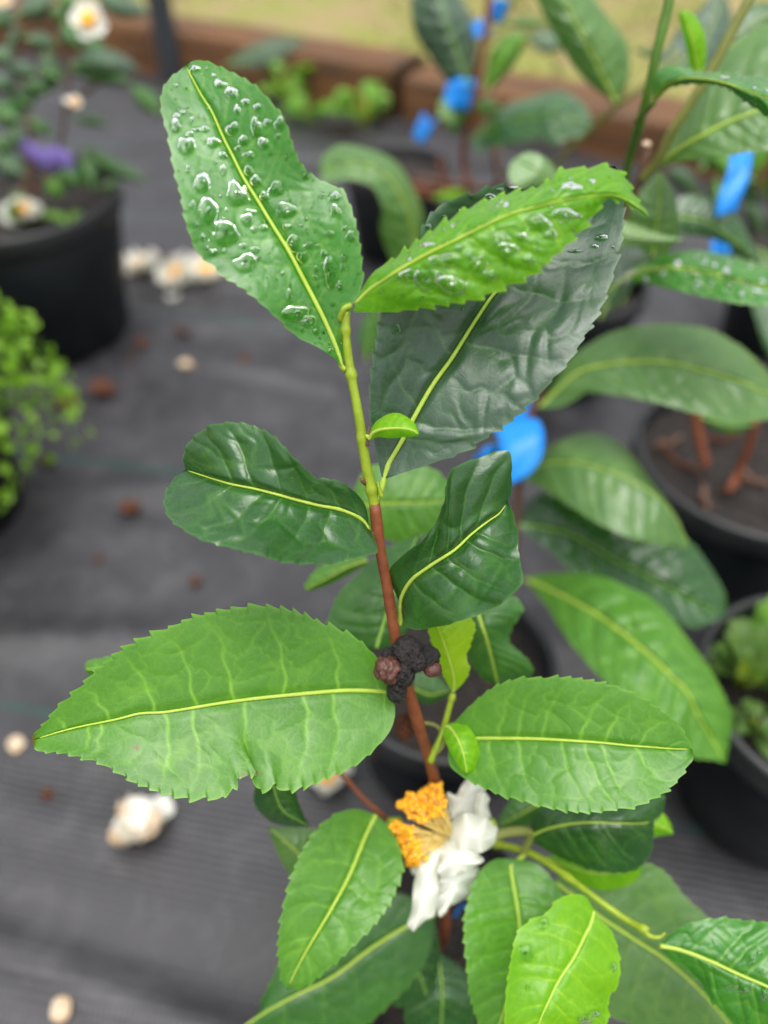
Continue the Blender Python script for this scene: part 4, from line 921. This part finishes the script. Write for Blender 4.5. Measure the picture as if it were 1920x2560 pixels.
leaf(TF, 'B', [(1050, 300), (1200, 340), (1380, 380)], w=30, d=(.85, .84, .84), mat='teal', quilt=.001, rib=.0006, seed=507, **FB)
leaf(TF, 'B', [(420, 1130), (470, 1010), (560, 950)], w=26, d=(.86, .85, .84), mat='teal', quilt=.001, rib=.0006, seed=508, **FB)
leaf(TF, 'B', [(600, 1600), (430, 1620), (270, 1640)], w=16, d=(.90, .88, .87), mat='young', quilt=.001, rib=.0006, seed=509, **FB)
stem(TF, [(1240, 370, .90), (1238, 420, .93), (1232, 470, .955)], .0045, .005, 'twig', 16, 'stem', extra=[(fx + .02, fy + .02, fh - .03)])
stem(TF, [(1098, 400, .93), (1105, 440, .95), (1125, 500, .97)], .003, .0035, 'bark', 16, 'stem', extra=[(fx - .02, fy, fh - .03)])
stem(TF, [(1255, 60, .79), (1265, 30, .78), (1290, -30, .77)], .002, .002, 'olive', 12, 'side_shoot')
stem(TF, [(1205, 130, .78), (1240, 80, .785), (1285, 0, .78), (1300, -40, .78)], .0024, .002, 'olive', 20, 'side_shoot')
# the mottled leaf on a long olive shoot belongs to this plant too
leaf(TF, 'C', [(400, 852), (300, 650), (150, 350), (0, 50), (-100, -220)], [(370, 850), (200, 720), (50, 550), (-100, 300), (-250, 0), (-260, -180), (-105, -220)], [(420, 840), (490, 700), (510, 500), (470, 330), (350, 170), (220, 0), (50, -200), (-95, -220)],
     d=(.60, .57, .56), el=.012, er=.014, mat='pale', quilt=.002, rib=.0012, seed=510, n=80, m=16, teeth=(20, 4), nv=9)
stem(TF, [(1700, 130, .58), (1616, 211, .595), (1540, 265, .61), (1420, 380, .68), (1330, 470, .78), (1240, 520, .88)], .0024, .003, 'olive', 40, 'side_branch', extra=[(fx + .01, fy, fh - .03)])
leaf(TF, 'S', [(1620, 215), (1700, 160), (1780, 60), (1800, -40)], w=60, d=(.6, .62, .63), mat='teal', quilt=.002, rib=.0008, seed=511, **FB)
leaf(TF, 'S', [(1575, 120), (1650, 140), (1740, 150)], w=12, d=(.68, .68, .68), mat='dark', quilt=.001, rib=.0004, seed=512, **FB)

# curled pale leaf hanging in the gap: from a low plant beside the main one
GP0 = P(1030, 900, .72); GP0[2] = .0
TG = thing('tea_seedling', 'low tea seedling with one pale wet leaf curling over the mat', 'plant', tuple(GP0))
leaf(TG, 'D', [(900, 575), (893, 500), (870, 430), (830, 375), (760, 350), (692, 372)], [(905, 560), (915, 470), (890, 400), (850, 345), (790, 320), (730, 313), (692, 345), (690, 370)], [(850, 575), (822, 500), (826, 450), (802, 402), (750, 388), (700, 395), (692, 378)],
     d=(.62, .60, .58, .57, .57, .575), el=.02, er=-.008, mat='pale', quilt=.0018, rib=.001, seed=520, n=90, m=18, teeth=None, nv=9, cell=60)
leaf(TG, 'D', [(880, 590), (860, 520), (850, 450)], w=30, d=(.64, .63, .62), mat='mid', quilt=.001, rib=.0006, seed=521, **FB)
leaf(TG, 'D', [(790, 780), (800, 720), (810, 660)], w=28, d=(.64, .63, .62), mat='mature', quilt=.001, rib=.0006, seed=522, **FB)
stem(TG, [(1045, 655, .625), (1040, 720, .65), (950, 860, .69)], .0012, .0020, 'olive', 20, 'stem', extra=[tuple(GP0)])
# pale leaf over the mat beyond the wet leaf tip
GP1 = P(600, 335, 1.65); GP1[2] = 0
TS = thing('tea_seedling', 'small tea seedling with one bluish leaf in front of the timber sleeper', 'plant', tuple(GP1))
leaf(TS, 'S', [(560, 165), (640, 140), (700, 118), (765, 100)], w=30, d=(1.50, 1.47, 1.45), mat='teal', quilt=.002, rib=.001, seed=530, **FB)
stem(TS, [(562, 165, 1.5), (575, 240, 1.58)], .0018, .0022, 'bark', 16, 'stem', extra=[tuple(GP1)])
leaf(TS, 'S', [(575, 250), (540, 215), (520, 180)], w=18, d=(1.6, 1.58, 1.57), mat='mature', quilt=.002, rib=.001, seed=531, **FB)

# ------------------------------------------------------------------ dark shrub in the big pot (pot H)
hx, hy, hr, hh = POT['H']
TH = thing('camellia_shrub', 'dark bushy shrub with small white flowers in the large black pot', 'plant', (hx, hy, hh - .03))
for i, (pts) in enumerate([[(45, -60, .93), (40, 120, .90), (70, 300, .93), (80, 420, .96)], [(165, 0, .88), (170, 150, .90), (165, 260, .92), (135, 400, .96)], [(330, 130, .90), (250, 200, .91), (165, 270, .93)], [(-30, 200, .88), (40, 330, .93), (75, 430, .965)]]):
    stem(TH, pts, .0018, .0034, 'twig', 36, 'branch', extra=[(hx + .012 * (i - 1.5), hy, hh - .04)] if i != 2 else None)
hl = [((150, 130), (300, 60), (470, -20), 95, .84, 'teal'), ((820, -60), (1000, 40), (1290, 110), 80, .92, 'teal'), ((540, 180), (620, 290), (690, 430), 95, .85, 'dark'), ((200, 330), (340, 350), (500, 400), 60, .83, 'teal'),
      ((720, 330), (800, 400), (900, 480), 70, .9, 'mature'), ((590, 560), (850, 520), (1200, 600), 90, .86, 'teal'), ((560, 600), (850, 640), (1150, 720), 60, .9, 'mature'), ((50, 560), (200, 610), (330, 640), 70, .82, 'teal'),
      ((330, 580), (450, 640), (540, 700), 80, .84, 'dark'), ((-60, 420), (30, 480), (110, 560), 70, .80, 'teal'), ((60, 780), (180, 850), (300, 930), 90, .84, 'dark'), ((-60, 900), (60, 980), (200, 1060), 100, .82, 'dark'),
      ((1130, 740), (1270, 860), (1390, 1000), 70, .98, 'mature'), ((700, 1250), (950, 1430), (1290, 1570), 60, .93, 'dark'), ((720, 1330), (770, 1480), (800, 1660), 65, .9, 'dark'), ((520, 1400), (600, 1500), (700, 1600), 80, .9, 'mature'),
      ((-40, 1330), (90, 1430), (230, 1520), 90, .85, 'teal'), ((400, 1540), (470, 1610), (540, 1700), 70, .92, 'mid'), ((850, 1640), (950, 1600), (1060, 1580), 40, .95, 'pale'), ((620, 1020), (800, 1040), (940, 1080), 40, .93, 'mature'),
      ((200, 230), (120, 330), (90, 430), 50, .87, 'dark'), ((420, 80), (540, 130), (640, 210), 60, .88, 'mature'), ((380, 440), (420, 540), (380, 620), 60, .90, 'dark'), ((-50, 80), (40, 160), (150, 210), 80, .86, 'dark'),
      ((-80, 680), (40, 720), (160, 760), 80, .83, 'teal'), ((250, 1000), (330, 1090), (470, 1160), 50, .92, 'mature'), ((100, 1080), (160, 1200), (260, 1290), 70, .88, 'dark'), ((480, 780), (420, 720), (350, 690), 60, .87, 'dark'), ((-60, 1180), (20, 1240), (120, 1300), 70, .86, 'dark'), ((500, -60), (580, 20), (700, 60), 50, .86, 'mature'), ((220, 700), (300, 760), (420, 800), 60, .85, 'mature')]
for i, (a, b, c, w_, d_, mt) in enumerate(hl):
    leaf(TH, 'A', [a, b, c], w=w_ * .28933 * 1.25, d=(d_ + .01, d_, d_ + .004), el=.012, er=.014, mat=mt, quilt=.002, rib=.0006, seed=600 + i, ribmat='midrib_dim', n=44, m=10, teeth=None, nv=7)

_pv = {}
def petal_mesh(seed, size, curl=1.0):
    r = np.random.default_rng(seed); n, m = 12, 9
    u = np.linspace(0, 1, n)[:, None]; v = np.linspace(-1, 1, m)[None]
    wd = np.sin(np.pi * (u * .82 + .12)) ** .6
    x = v * wd * .5; y = u + 0 * v
    z = curl * (.35 * u ** 2 + .25 * (v ** 2) * wd) + .09 * np.sin(7 * u + r.uniform(0, 6) + 3 * v) + .05 * r.normal(0, 1, (n, m))
    return np.stack([x + 0 * y, y, z], -1).reshape(-1, 3) * size, grid_faces(n, m)

def blossom(name, label, loc, size, seed, old=False, parent=None, tilt=(0, 0, 0), npet=6, closed=1.0, stamens=True):
    t = thing(name, label, 'flower', tuple(loc)) if parent is None else parent
    loc = np.asarray(loc, float)
    holder = t
    if parent is not None:
        holder = bpy.data.objects.new('flower', None); COL.objects.link(holder); holder.parent = parent
    r = np.random.default_rng(seed)
    from mathutils import Euler
    Rt = np.array(Euler(tilt).to_matrix())
    for k in range(npet):
        V, F = petal_mesh(seed + k, size * r.uniform(.8, 1.1), closed)
        e = Euler((r.uniform(-.2, .5), r.uniform(-.3, .3), k * 6.283 / npet + r.uniform(-.3, .3)), 'XYZ')
        V = V @ np.array(e.to_matrix()).T @ Rt.T
        mesh('petal', V + loc + np.array([0, 0, size * .08]), F, M['petal_old' if old and k % 2 else 'petal'], holder)
    if stamens:
        V, F = lump((0, 0, 0), size * .36, 3, .35, 4, (1, 1, .8), seed)
        mesh('stamens', V @ Rt.T + loc + Rt @ np.array([0, 0, size * .38]), F, M['anther'], holder)
    return t
blossom('flower', '', P(228, 60, .80), .021, 700, parent=TH, tilt=(.9, .1, -.2), npet=6, closed=.6)
blossom('flower', '', P(187, 262, .86), .010, 710, parent=TH, tilt=(.6, .1, .2), npet=4, closed=1.2)
blossom('flower', '', P(12, 10, .86), .012, 716, parent=TH, tilt=(.6, .1, .2), npet=5, closed=1.0)

# purple tie on the shrub
q = catmull3([P(60, 370, .84), P(85, 385, .835), P(115, 400, .84), P(150, 395, .845), P(185, 415, .85)], 24)
V = np.concatenate([q[:, None] + np.array([0, 0, .012])[None, None], q[:, None] + np.array([.001, -.006, .0])[None, None], q[:, None] + np.array([0, 0, -.011])[None, None]], 1)
o = mesh('ribbon_tie', V, grid_faces(24, 3), M['purple'], None, loc=tuple(q[12])); tag(o, 'faded purple ribbon tied round the dark shrub', 'ribbon')

# ------------------------------------------------------------------ small-leaved bush spilling from pot I
ix, iy, ir, ih = POT['I']
TI = thing('trailing_plant', 'bright green trailing plant of tiny round leaves spilling from its pot', 'plant', (ix, iy, ih - .02))
def small_leaf_mesh():
    n, m = 7, 7
    u = np.linspace(0, 1, n)[:, None]; v = np.linspace(-1, 1, m)[None]
    wd = np.sqrt(np.clip(1 - (2 * u - 1) ** 2, 0, 1)) * .5
    z = .18 * (v ** 2) * wd * 2 - .3 * (u - .3) ** 2
    return np.stack([v * wd, u - 0 * v, z], -1).reshape(-1, 3), grid_faces(n, m)
sv_, sf_ = small_leaf_mesh()
me_s = bpy.data.meshes.new('small_leaf'); me_s.from_pydata(sv_.tolist(), [], sf_.tolist()); me_s.polygons.foreach_set('use_smooth', np.ones(len(sf_), bool)); me_s.materials.append(M['small'])
r3 = np.random.default_rng(33)
bag = Bag()
def bush_pt(r):
    # mound over the pot, hanging over its right rim
    th = r.uniform(0, 6.283); z = r.uniform(-.35, 1)
    rad = np.sqrt(max(0, 1 - max(z, 0) ** 2)) * (1 + .18 * math.sin(3 * th + 1) + .1 * math.sin(7 * th))
    nrm = np.array([math.cos(th) * rad, math.sin(th) * rad, z * .9 + .15]); nrm /= np.linalg.norm(nrm)
    pt = np.array([ix + math.cos(th) * rad * .115, iy + math.sin(th) * rad * .115, ih + .02 + (z * .14 if z > 0 else z * .20)])
    return pt + nrm * r.normal(0, .006), nrm
cand = []
for k in range(1500):
    pt, nm = bush_pt(r3); cand.append((pt, nm, np.linalg.norm(pt - np.array([-.335, iy - .06, ih + .06]))))
cand.sort(key=lambda c: c[2])
for k, (pt, nm, _) in enumerate(cand):
    z = Vector(nm + r3.normal(0, .45, 3)).normalized(); q = z.to_track_quat('Z', 'Y'); sp = r3.uniform(0, 6.28)
    mt = Matrix.Translation(Vector(pt - np.array([ix, iy, ih - .02]))) @ q.to_matrix().to_4x4() @ Matrix.Rotation(sp, 4, 'Z') @ Matrix.Scale(r3.uniform(.008, .013), 4)
    if k < 260:
        o = bpy.data.objects.new('leaf', me_s); o.matrix_basis = mt; o.parent = TI; COL.objects.link(o)
    else:
        mm = np.array(mt); bag.add(sv_ @ mm[:3, :3].T + mm[:3, 3] + np.array([ix, iy, ih - .02]), sf_)
o = bag.build('foliage', M['small'], TI); o['kind'] = 'stuff'
V, F = lump((ix, iy, ih + .05), .095, 3, .2, 3, (1, 1, .9), 4); mesh('leaf_litter', V, F, M['mossy'], TI)

# ------------------------------------------------------------------ weeds
def weed(loc, n, size, label, mat='weed', seed=0, group=None, name='weed', up=.6):
    t = thing(name, label, 'weed', tuple(loc), group); r = np.random.default_rng(seed)
    for k in range(n):
        a = r.uniform(0, 6.283); e = r.uniform(.15, 1.2) * up
        V = sv_ * np.array([.75, 1, 1]) * size * r.uniform(.6, 1.15)
        h = r.uniform(.2, 1.2) * size
        Rm = np.array((Matrix.Rotation(a, 3, 'Z') @ Matrix.Rotation(e, 3, 'X')))
        base = np.asarray(loc) + np.array([-math.sin(a) * size * .3, math.cos(a) * size * .3, h])
        lf = mesh('leaf', V @ Rm.T + base, sf_, M[mat], t)
        Vt, Ft = tube(np.array([loc, (np.asarray(loc) + base) / 2 + np.array([0, 0, h * .1]), base]), size * .035, 5); mesh('stalk', Vt, Ft, M['shoot'], lf)
    return t
for i, (x, y, d_, sz, tx) in enumerate([(775, 300, 1.70, .05, 'bright green weed sprouting at the foot of the sleeper, below the bluish leaf'), (910, 305, 1.68, .055, 'bright green weed at the foot of the sleeper, beside the dark gap between sleepers'), (715, 255, 1.80, .06, 'pale green weed leaning on the timber sleeper above the wet leaf')]):
    q = P(x, y, d_); q[2] = 0.0; weed(q, 14, sz, tx, 'weed', 40 + i)
dx, dy, dr, dh = POT['D']
for i, (a, b, s_, mt, tx) in enumerate([(-.02, .045, .026, 'weed', 'bright green weed leaf clump near the pale rim of the weedy pot'), (-.045, .02, .028, 'mossy', 'yellow-green weed clump under the tip of the dark glossy leaf'), (-.01, -.005, .026, 'mossy', 'dull green weed clump in the middle of the weedy pot'), (-.05, -.015, .02, 'mossy', 'small reddish-green weed by the leaf tip in the weedy pot')]):
    weed((dx + a, dy + b, dh - .03), 14, s_, tx, mt, 60 + i, up=1.0)
ex, ey, er_, eh = POT['E']
for i, (a, b, s_, mt, tx) in enumerate([(-.03, -.03, .030, 'mossy', 'low dull green weed beside the yellow-green one under the rain-wet leaf'), (.02, -.02, .030, 'weed', 'yellow-green round-leaved weed in the pot under the rain-wet leaf'), (.05, .01, .034, 'mossy', 'spreading larger dull weed at the pot edge under the rain-wet leaf')]):
    weed((ex + a, ey + b, eh - .02), 14, s_, tx, mt, 70 + i, up=1.0)
for i, (a, b, s_, mt, tx) in enumerate([(.09, -.06, .02, 'weed', 'small bright weed by the rim of the large pot'), (.03, -.03, .022, 'mossy', 'low weed under the dark shrub in the large pot')]):
    weed((hx + a, hy + b, hh - .028), 12, s_, tx, mt, 80 + i)
gx, gy, gr, gh = POT['G']
TGp = thing('tea_plant', 'dark-leaved plant at the back of the pots, beside the hanging blue tape', 'plant', (gx, gy, gh - .02))
stem(TGp, [(1960, 330, .62), (1930, 500, .70)], .002, .003, 'twig', 24, 'stem', extra=[(gx, gy, gh - .03)])
r5 = np.random.default_rng(55)
for i in range(16):
    x = r5.uniform(1740, 1930); y = r5.uniform(380, 720); a = r5.uniform(-2.6, .2); l_ = r5.uniform(70, 120)
    leaf(TGp, 'S', [(x, y), (x + l_ * .5 * math.cos(a), y + l_ * .5 * math.sin(a) - 8), (x + l_ * math.cos(a), y + l_ * math.sin(a) + 10)], w=l_ * .24, d=(.78 + .1 * r5.random(), .76 + .1 * r5.random()), el=.01, er=.012, mat=['dark', 'mature', 'teal', 'mid'][i % 4], quilt=.001, rib=.0006, seed=800 + i, n=40, m=10, teeth=None, nv=6, ribmat='midrib_dim')
leaf(TGp, 'S', [(1900, 620), (1960, 760), (1930, 900)], w=80, d=.62, mat='dark', teeth=None, n=50, m=10, nv=7, rib=.0006, seed=830)
leaf(TGp, 'S', [(1960, 20), (1880, 60), (1830, 110)], w=45, d=.55, mat='dark', teeth=None, n=50, m=10, nv=7, rib=.0006, seed=831)

# twigs and bark in pot C
cx_, cy_, cr_, ch = POT['C']
TC = thing('tea_cutting', 'reddish bare cutting stems standing in the wide pot', 'plant', (cx_, cy_, ch - .02))
stem(TC, [(1735, 1010, .655), (1745, 1080, .665), (1765, 1165, .672)], .0038, .0042, 'bark', 20, 'stem', bumps=.1)
stem(TC, [(1890, 1050, .625), (1870, 1120, .645), (1845, 1180, .662), (1820, 1230, .665)], .0030, .0034, 'bark', 20, 'stem', bumps=.1)
leaf(TC, 'S', [(1750, 1040), (1820, 1060), (1890, 1060)], w=22, d=.62, mat='mature', teeth=None, n=40, m=10, nv=6, rib=.0005, seed=840)
for i, (x, y, l_, a) in enumerate([(1700, 1160, .05, 2.2), (1670, 1110, .03, .4), (1830, 1220, .035, .6), (1880, 1200, .03, -.7), (1800, 1100, .04, .2), (1760, 1250, .03, 1.4)]):
    v = (1280 - y) / FPX; d_ = (CAM_H - ch + .016) / (S45 * (1 - v)); q = P(x, y, d_)
    pts = np.array([q + np.array([math.cos(a), math.sin(a), 0]) * l_ * (k / 5 - .5) + np.array([0, 0, .003 * math.sin(k * 1.7) + .002]) for k in range(6)])
    V, F = tube(catmull3(pts, 14), .0028 * (1 - .4 * np.linspace(-1, 1, 14) ** 2), 7)
    tag(mesh('bark_chip', V, F, M['twig'] if i % 2 else M['debris'], None, loc=tuple(q)), 'brown bark chip lying on the soil of the wide pot', 'bark chip', 'bark chips in the wide pot')

# ------------------------------------------------------------------ blue flagging tape
def tape(path, wv, label, seed=0, n=30):
    q = catmull3([P(*p_) for p_ in path], n); r = np.random.default_rng(seed)
    wv = np.asarray(wv, float); u = np.linspace(0, 1, n)[:, None]
    V = np.stack([q + wv * (k - 2) / 2 + np.array([.15, -.9, .2]) * .0016 * np.sin(u * 9 + k * 1.3 + seed) + 0 * u for k in range(5)], 1)
    o = mesh('flagging_tape', V, grid_faces(n, 5), M['blue'], None, loc=tuple(q[n // 2]))
    sol = o.modifiers.new('thickness', 'SOLIDIFY'); sol.thickness = .0003
    return tag(o, label, 'tape')
tape([(1262, 1052, .502), (1290, 1062, .488), (1305, 1100, .478), (1300, 1150, .476), (1270, 1190, .478), (1240, 1215, .482)], (.0135, .0, .004), 'bright blue tape knotted on the stem behind the large dark leaf', 1)
tape([(1240, 1040, .507), (1275, 1050, .500), (1330, 1010, .492), (1345, 985, .49)], (.002, .003, .010), 'short blue tape wrapped round the stem just above the knotted one', 2)
tape([(1190, 1140, .50), (1225, 1130, .495), (1260, 1120, .492)], (.003, .0, .006), 'blue tape end peeping out over the curled dark leaf', 3)
tape([(1862, 370, .50), (1850, 410, .495), (1838, 450, .495), (1826, 500, .497), (1815, 535, .50)], (.0078, .001, .001), 'long blue tape hanging straight down under the big pale leaf', 4)
tape([(1775, 625, .60), (1795, 622, .60), (1825, 618, .60)], (.0, .002, .006), 'scrap of blue tape over the rain-wet leaf', 5)
tape([(1110, 245, .80), (1145, 235, .79), (1180, 240, .80)], (.003, .004, .014), 'blue tape tied to the brown stem, under the broad grey-green leaf', 6)
tape([(1045, 305, .86), (1060, 330, .85), (1080, 325, .85), (1090, 295, .86)], (.006, .002, .011), 'small loop of blue tape hanging below the pale leaf by the brown stem', 7)
tape([(1200, 50, .77), (1203, 70, .77), (1207, 90, .77)], (.009, 0, .002), 'blue tape strip on the brown stem beside the broad grey-green leaf', 8)
tape([(1228, 25, .76), (1240, 25, .755), (1262, 30, .76)], (.002, 0, .010), 'blue tape near the top of the brown stem, by the olive shoot', 9)
tape([(1125, 2290, .40), (1150, 2275, .395), (1175, 2250, .39)], (.002, 0, .006), 'blue tape end showing below the wilting flower', 10)

# ------------------------------------------------------------------ fallen flowers and litter on the mat
def ground(x, y, h=0.):
    v = (1280 - y) / FPX; d_ = (CAM_H - h) / (S45 * (1 - v)); return P(x, y, d_)
for i, (x, y, sz, old, tx) in enumerate([(361, 690, .032, 0, 'fallen white flower on the mat nearest the large pot'), (455, 705, .033, 0, 'fallen white flower with orange centre, middle of the row on the mat'), (525, 700, .034, 0, 'fallen white flower half under the wet leaf edge'),
                                         (364, 2090, .026, 1, 'crumpled browning flower alone on the mat'), (820, 1965, .022, 0, 'pale fallen flower under the big leaf with the bitten edge')]):
    q = ground(x, y); q[2] = .006; blossom('fallen_flower', tx, q, sz, 900 + 10 * i, bool(old), stamens=not old, tilt=(random.uniform(-.4, .9), random.uniform(-.4, .4), 0), npet=7, closed=1.4)
_v = (1280 - 545) / FPX; q = P(60, 545, (CAM_H - hh + .02) / (S45 * (1 - _v)))
blossom('fallen_flower', 'fallen white flower with yellow centre on the soil of the large pot', q, .026, 960, tilt=(.3, .2, 0), npet=7, closed=1.0)
def litter(x, y, sz, mat, label, seed, group=None, name='fallen_petal', cat='petal', h=0.):
    q = ground(x, y, h); q[2] = h
    V, F = petal_mesh(seed, sz, .8); r = np.random.default_rng(seed); a = r.uniform(0, 6.28)
    V = V - V.mean(0); V = V @ np.array(Matrix.Rotation(a, 3, 'Z')).T; V[:, 2] -= V[:, 2].min() - .001
    return tag(mesh(name, V + q, F, M[mat], None, loc=tuple(q)), label, cat, group)
litter(435, 755, .020, 'petal', 'single pale petal below the row of fallen flowers', 1)
litter(467, 918, .017, 'petal_old', 'lone yellowish petal on bare mat', 2)
litter(44, 1865, .013, 'petal_old', 'pale petal on the green thread near the leaf tip', 3)
litter(160, 2528, .014, 'petal_old', 'tan petal scrap on the mat, nearest the broad lower leaves', 4)
litter(430, 670, .030, 'debris', 'orange-brown dead petal above the row of fallen flowers', 5)
for i, (x, y, s_) in enumerate([(260, 988, .030), (173, 1018, .030), (328, 1280, .022), (122, 1163, .020), (460, 835, .022), (355, 865, .018), (390, 640, .024), (490, 1460, .012), (330, 905, .014), (610, 905, .014), (120, 1990, .009), (250, 1400, .008)]):
    litter(x, y, s_, 'debris', 'reddish-brown scrap of dead leaf on the mat', 20 + i, 'dead leaf scraps on the mat', 'dead_leaf', 'dead leaf')
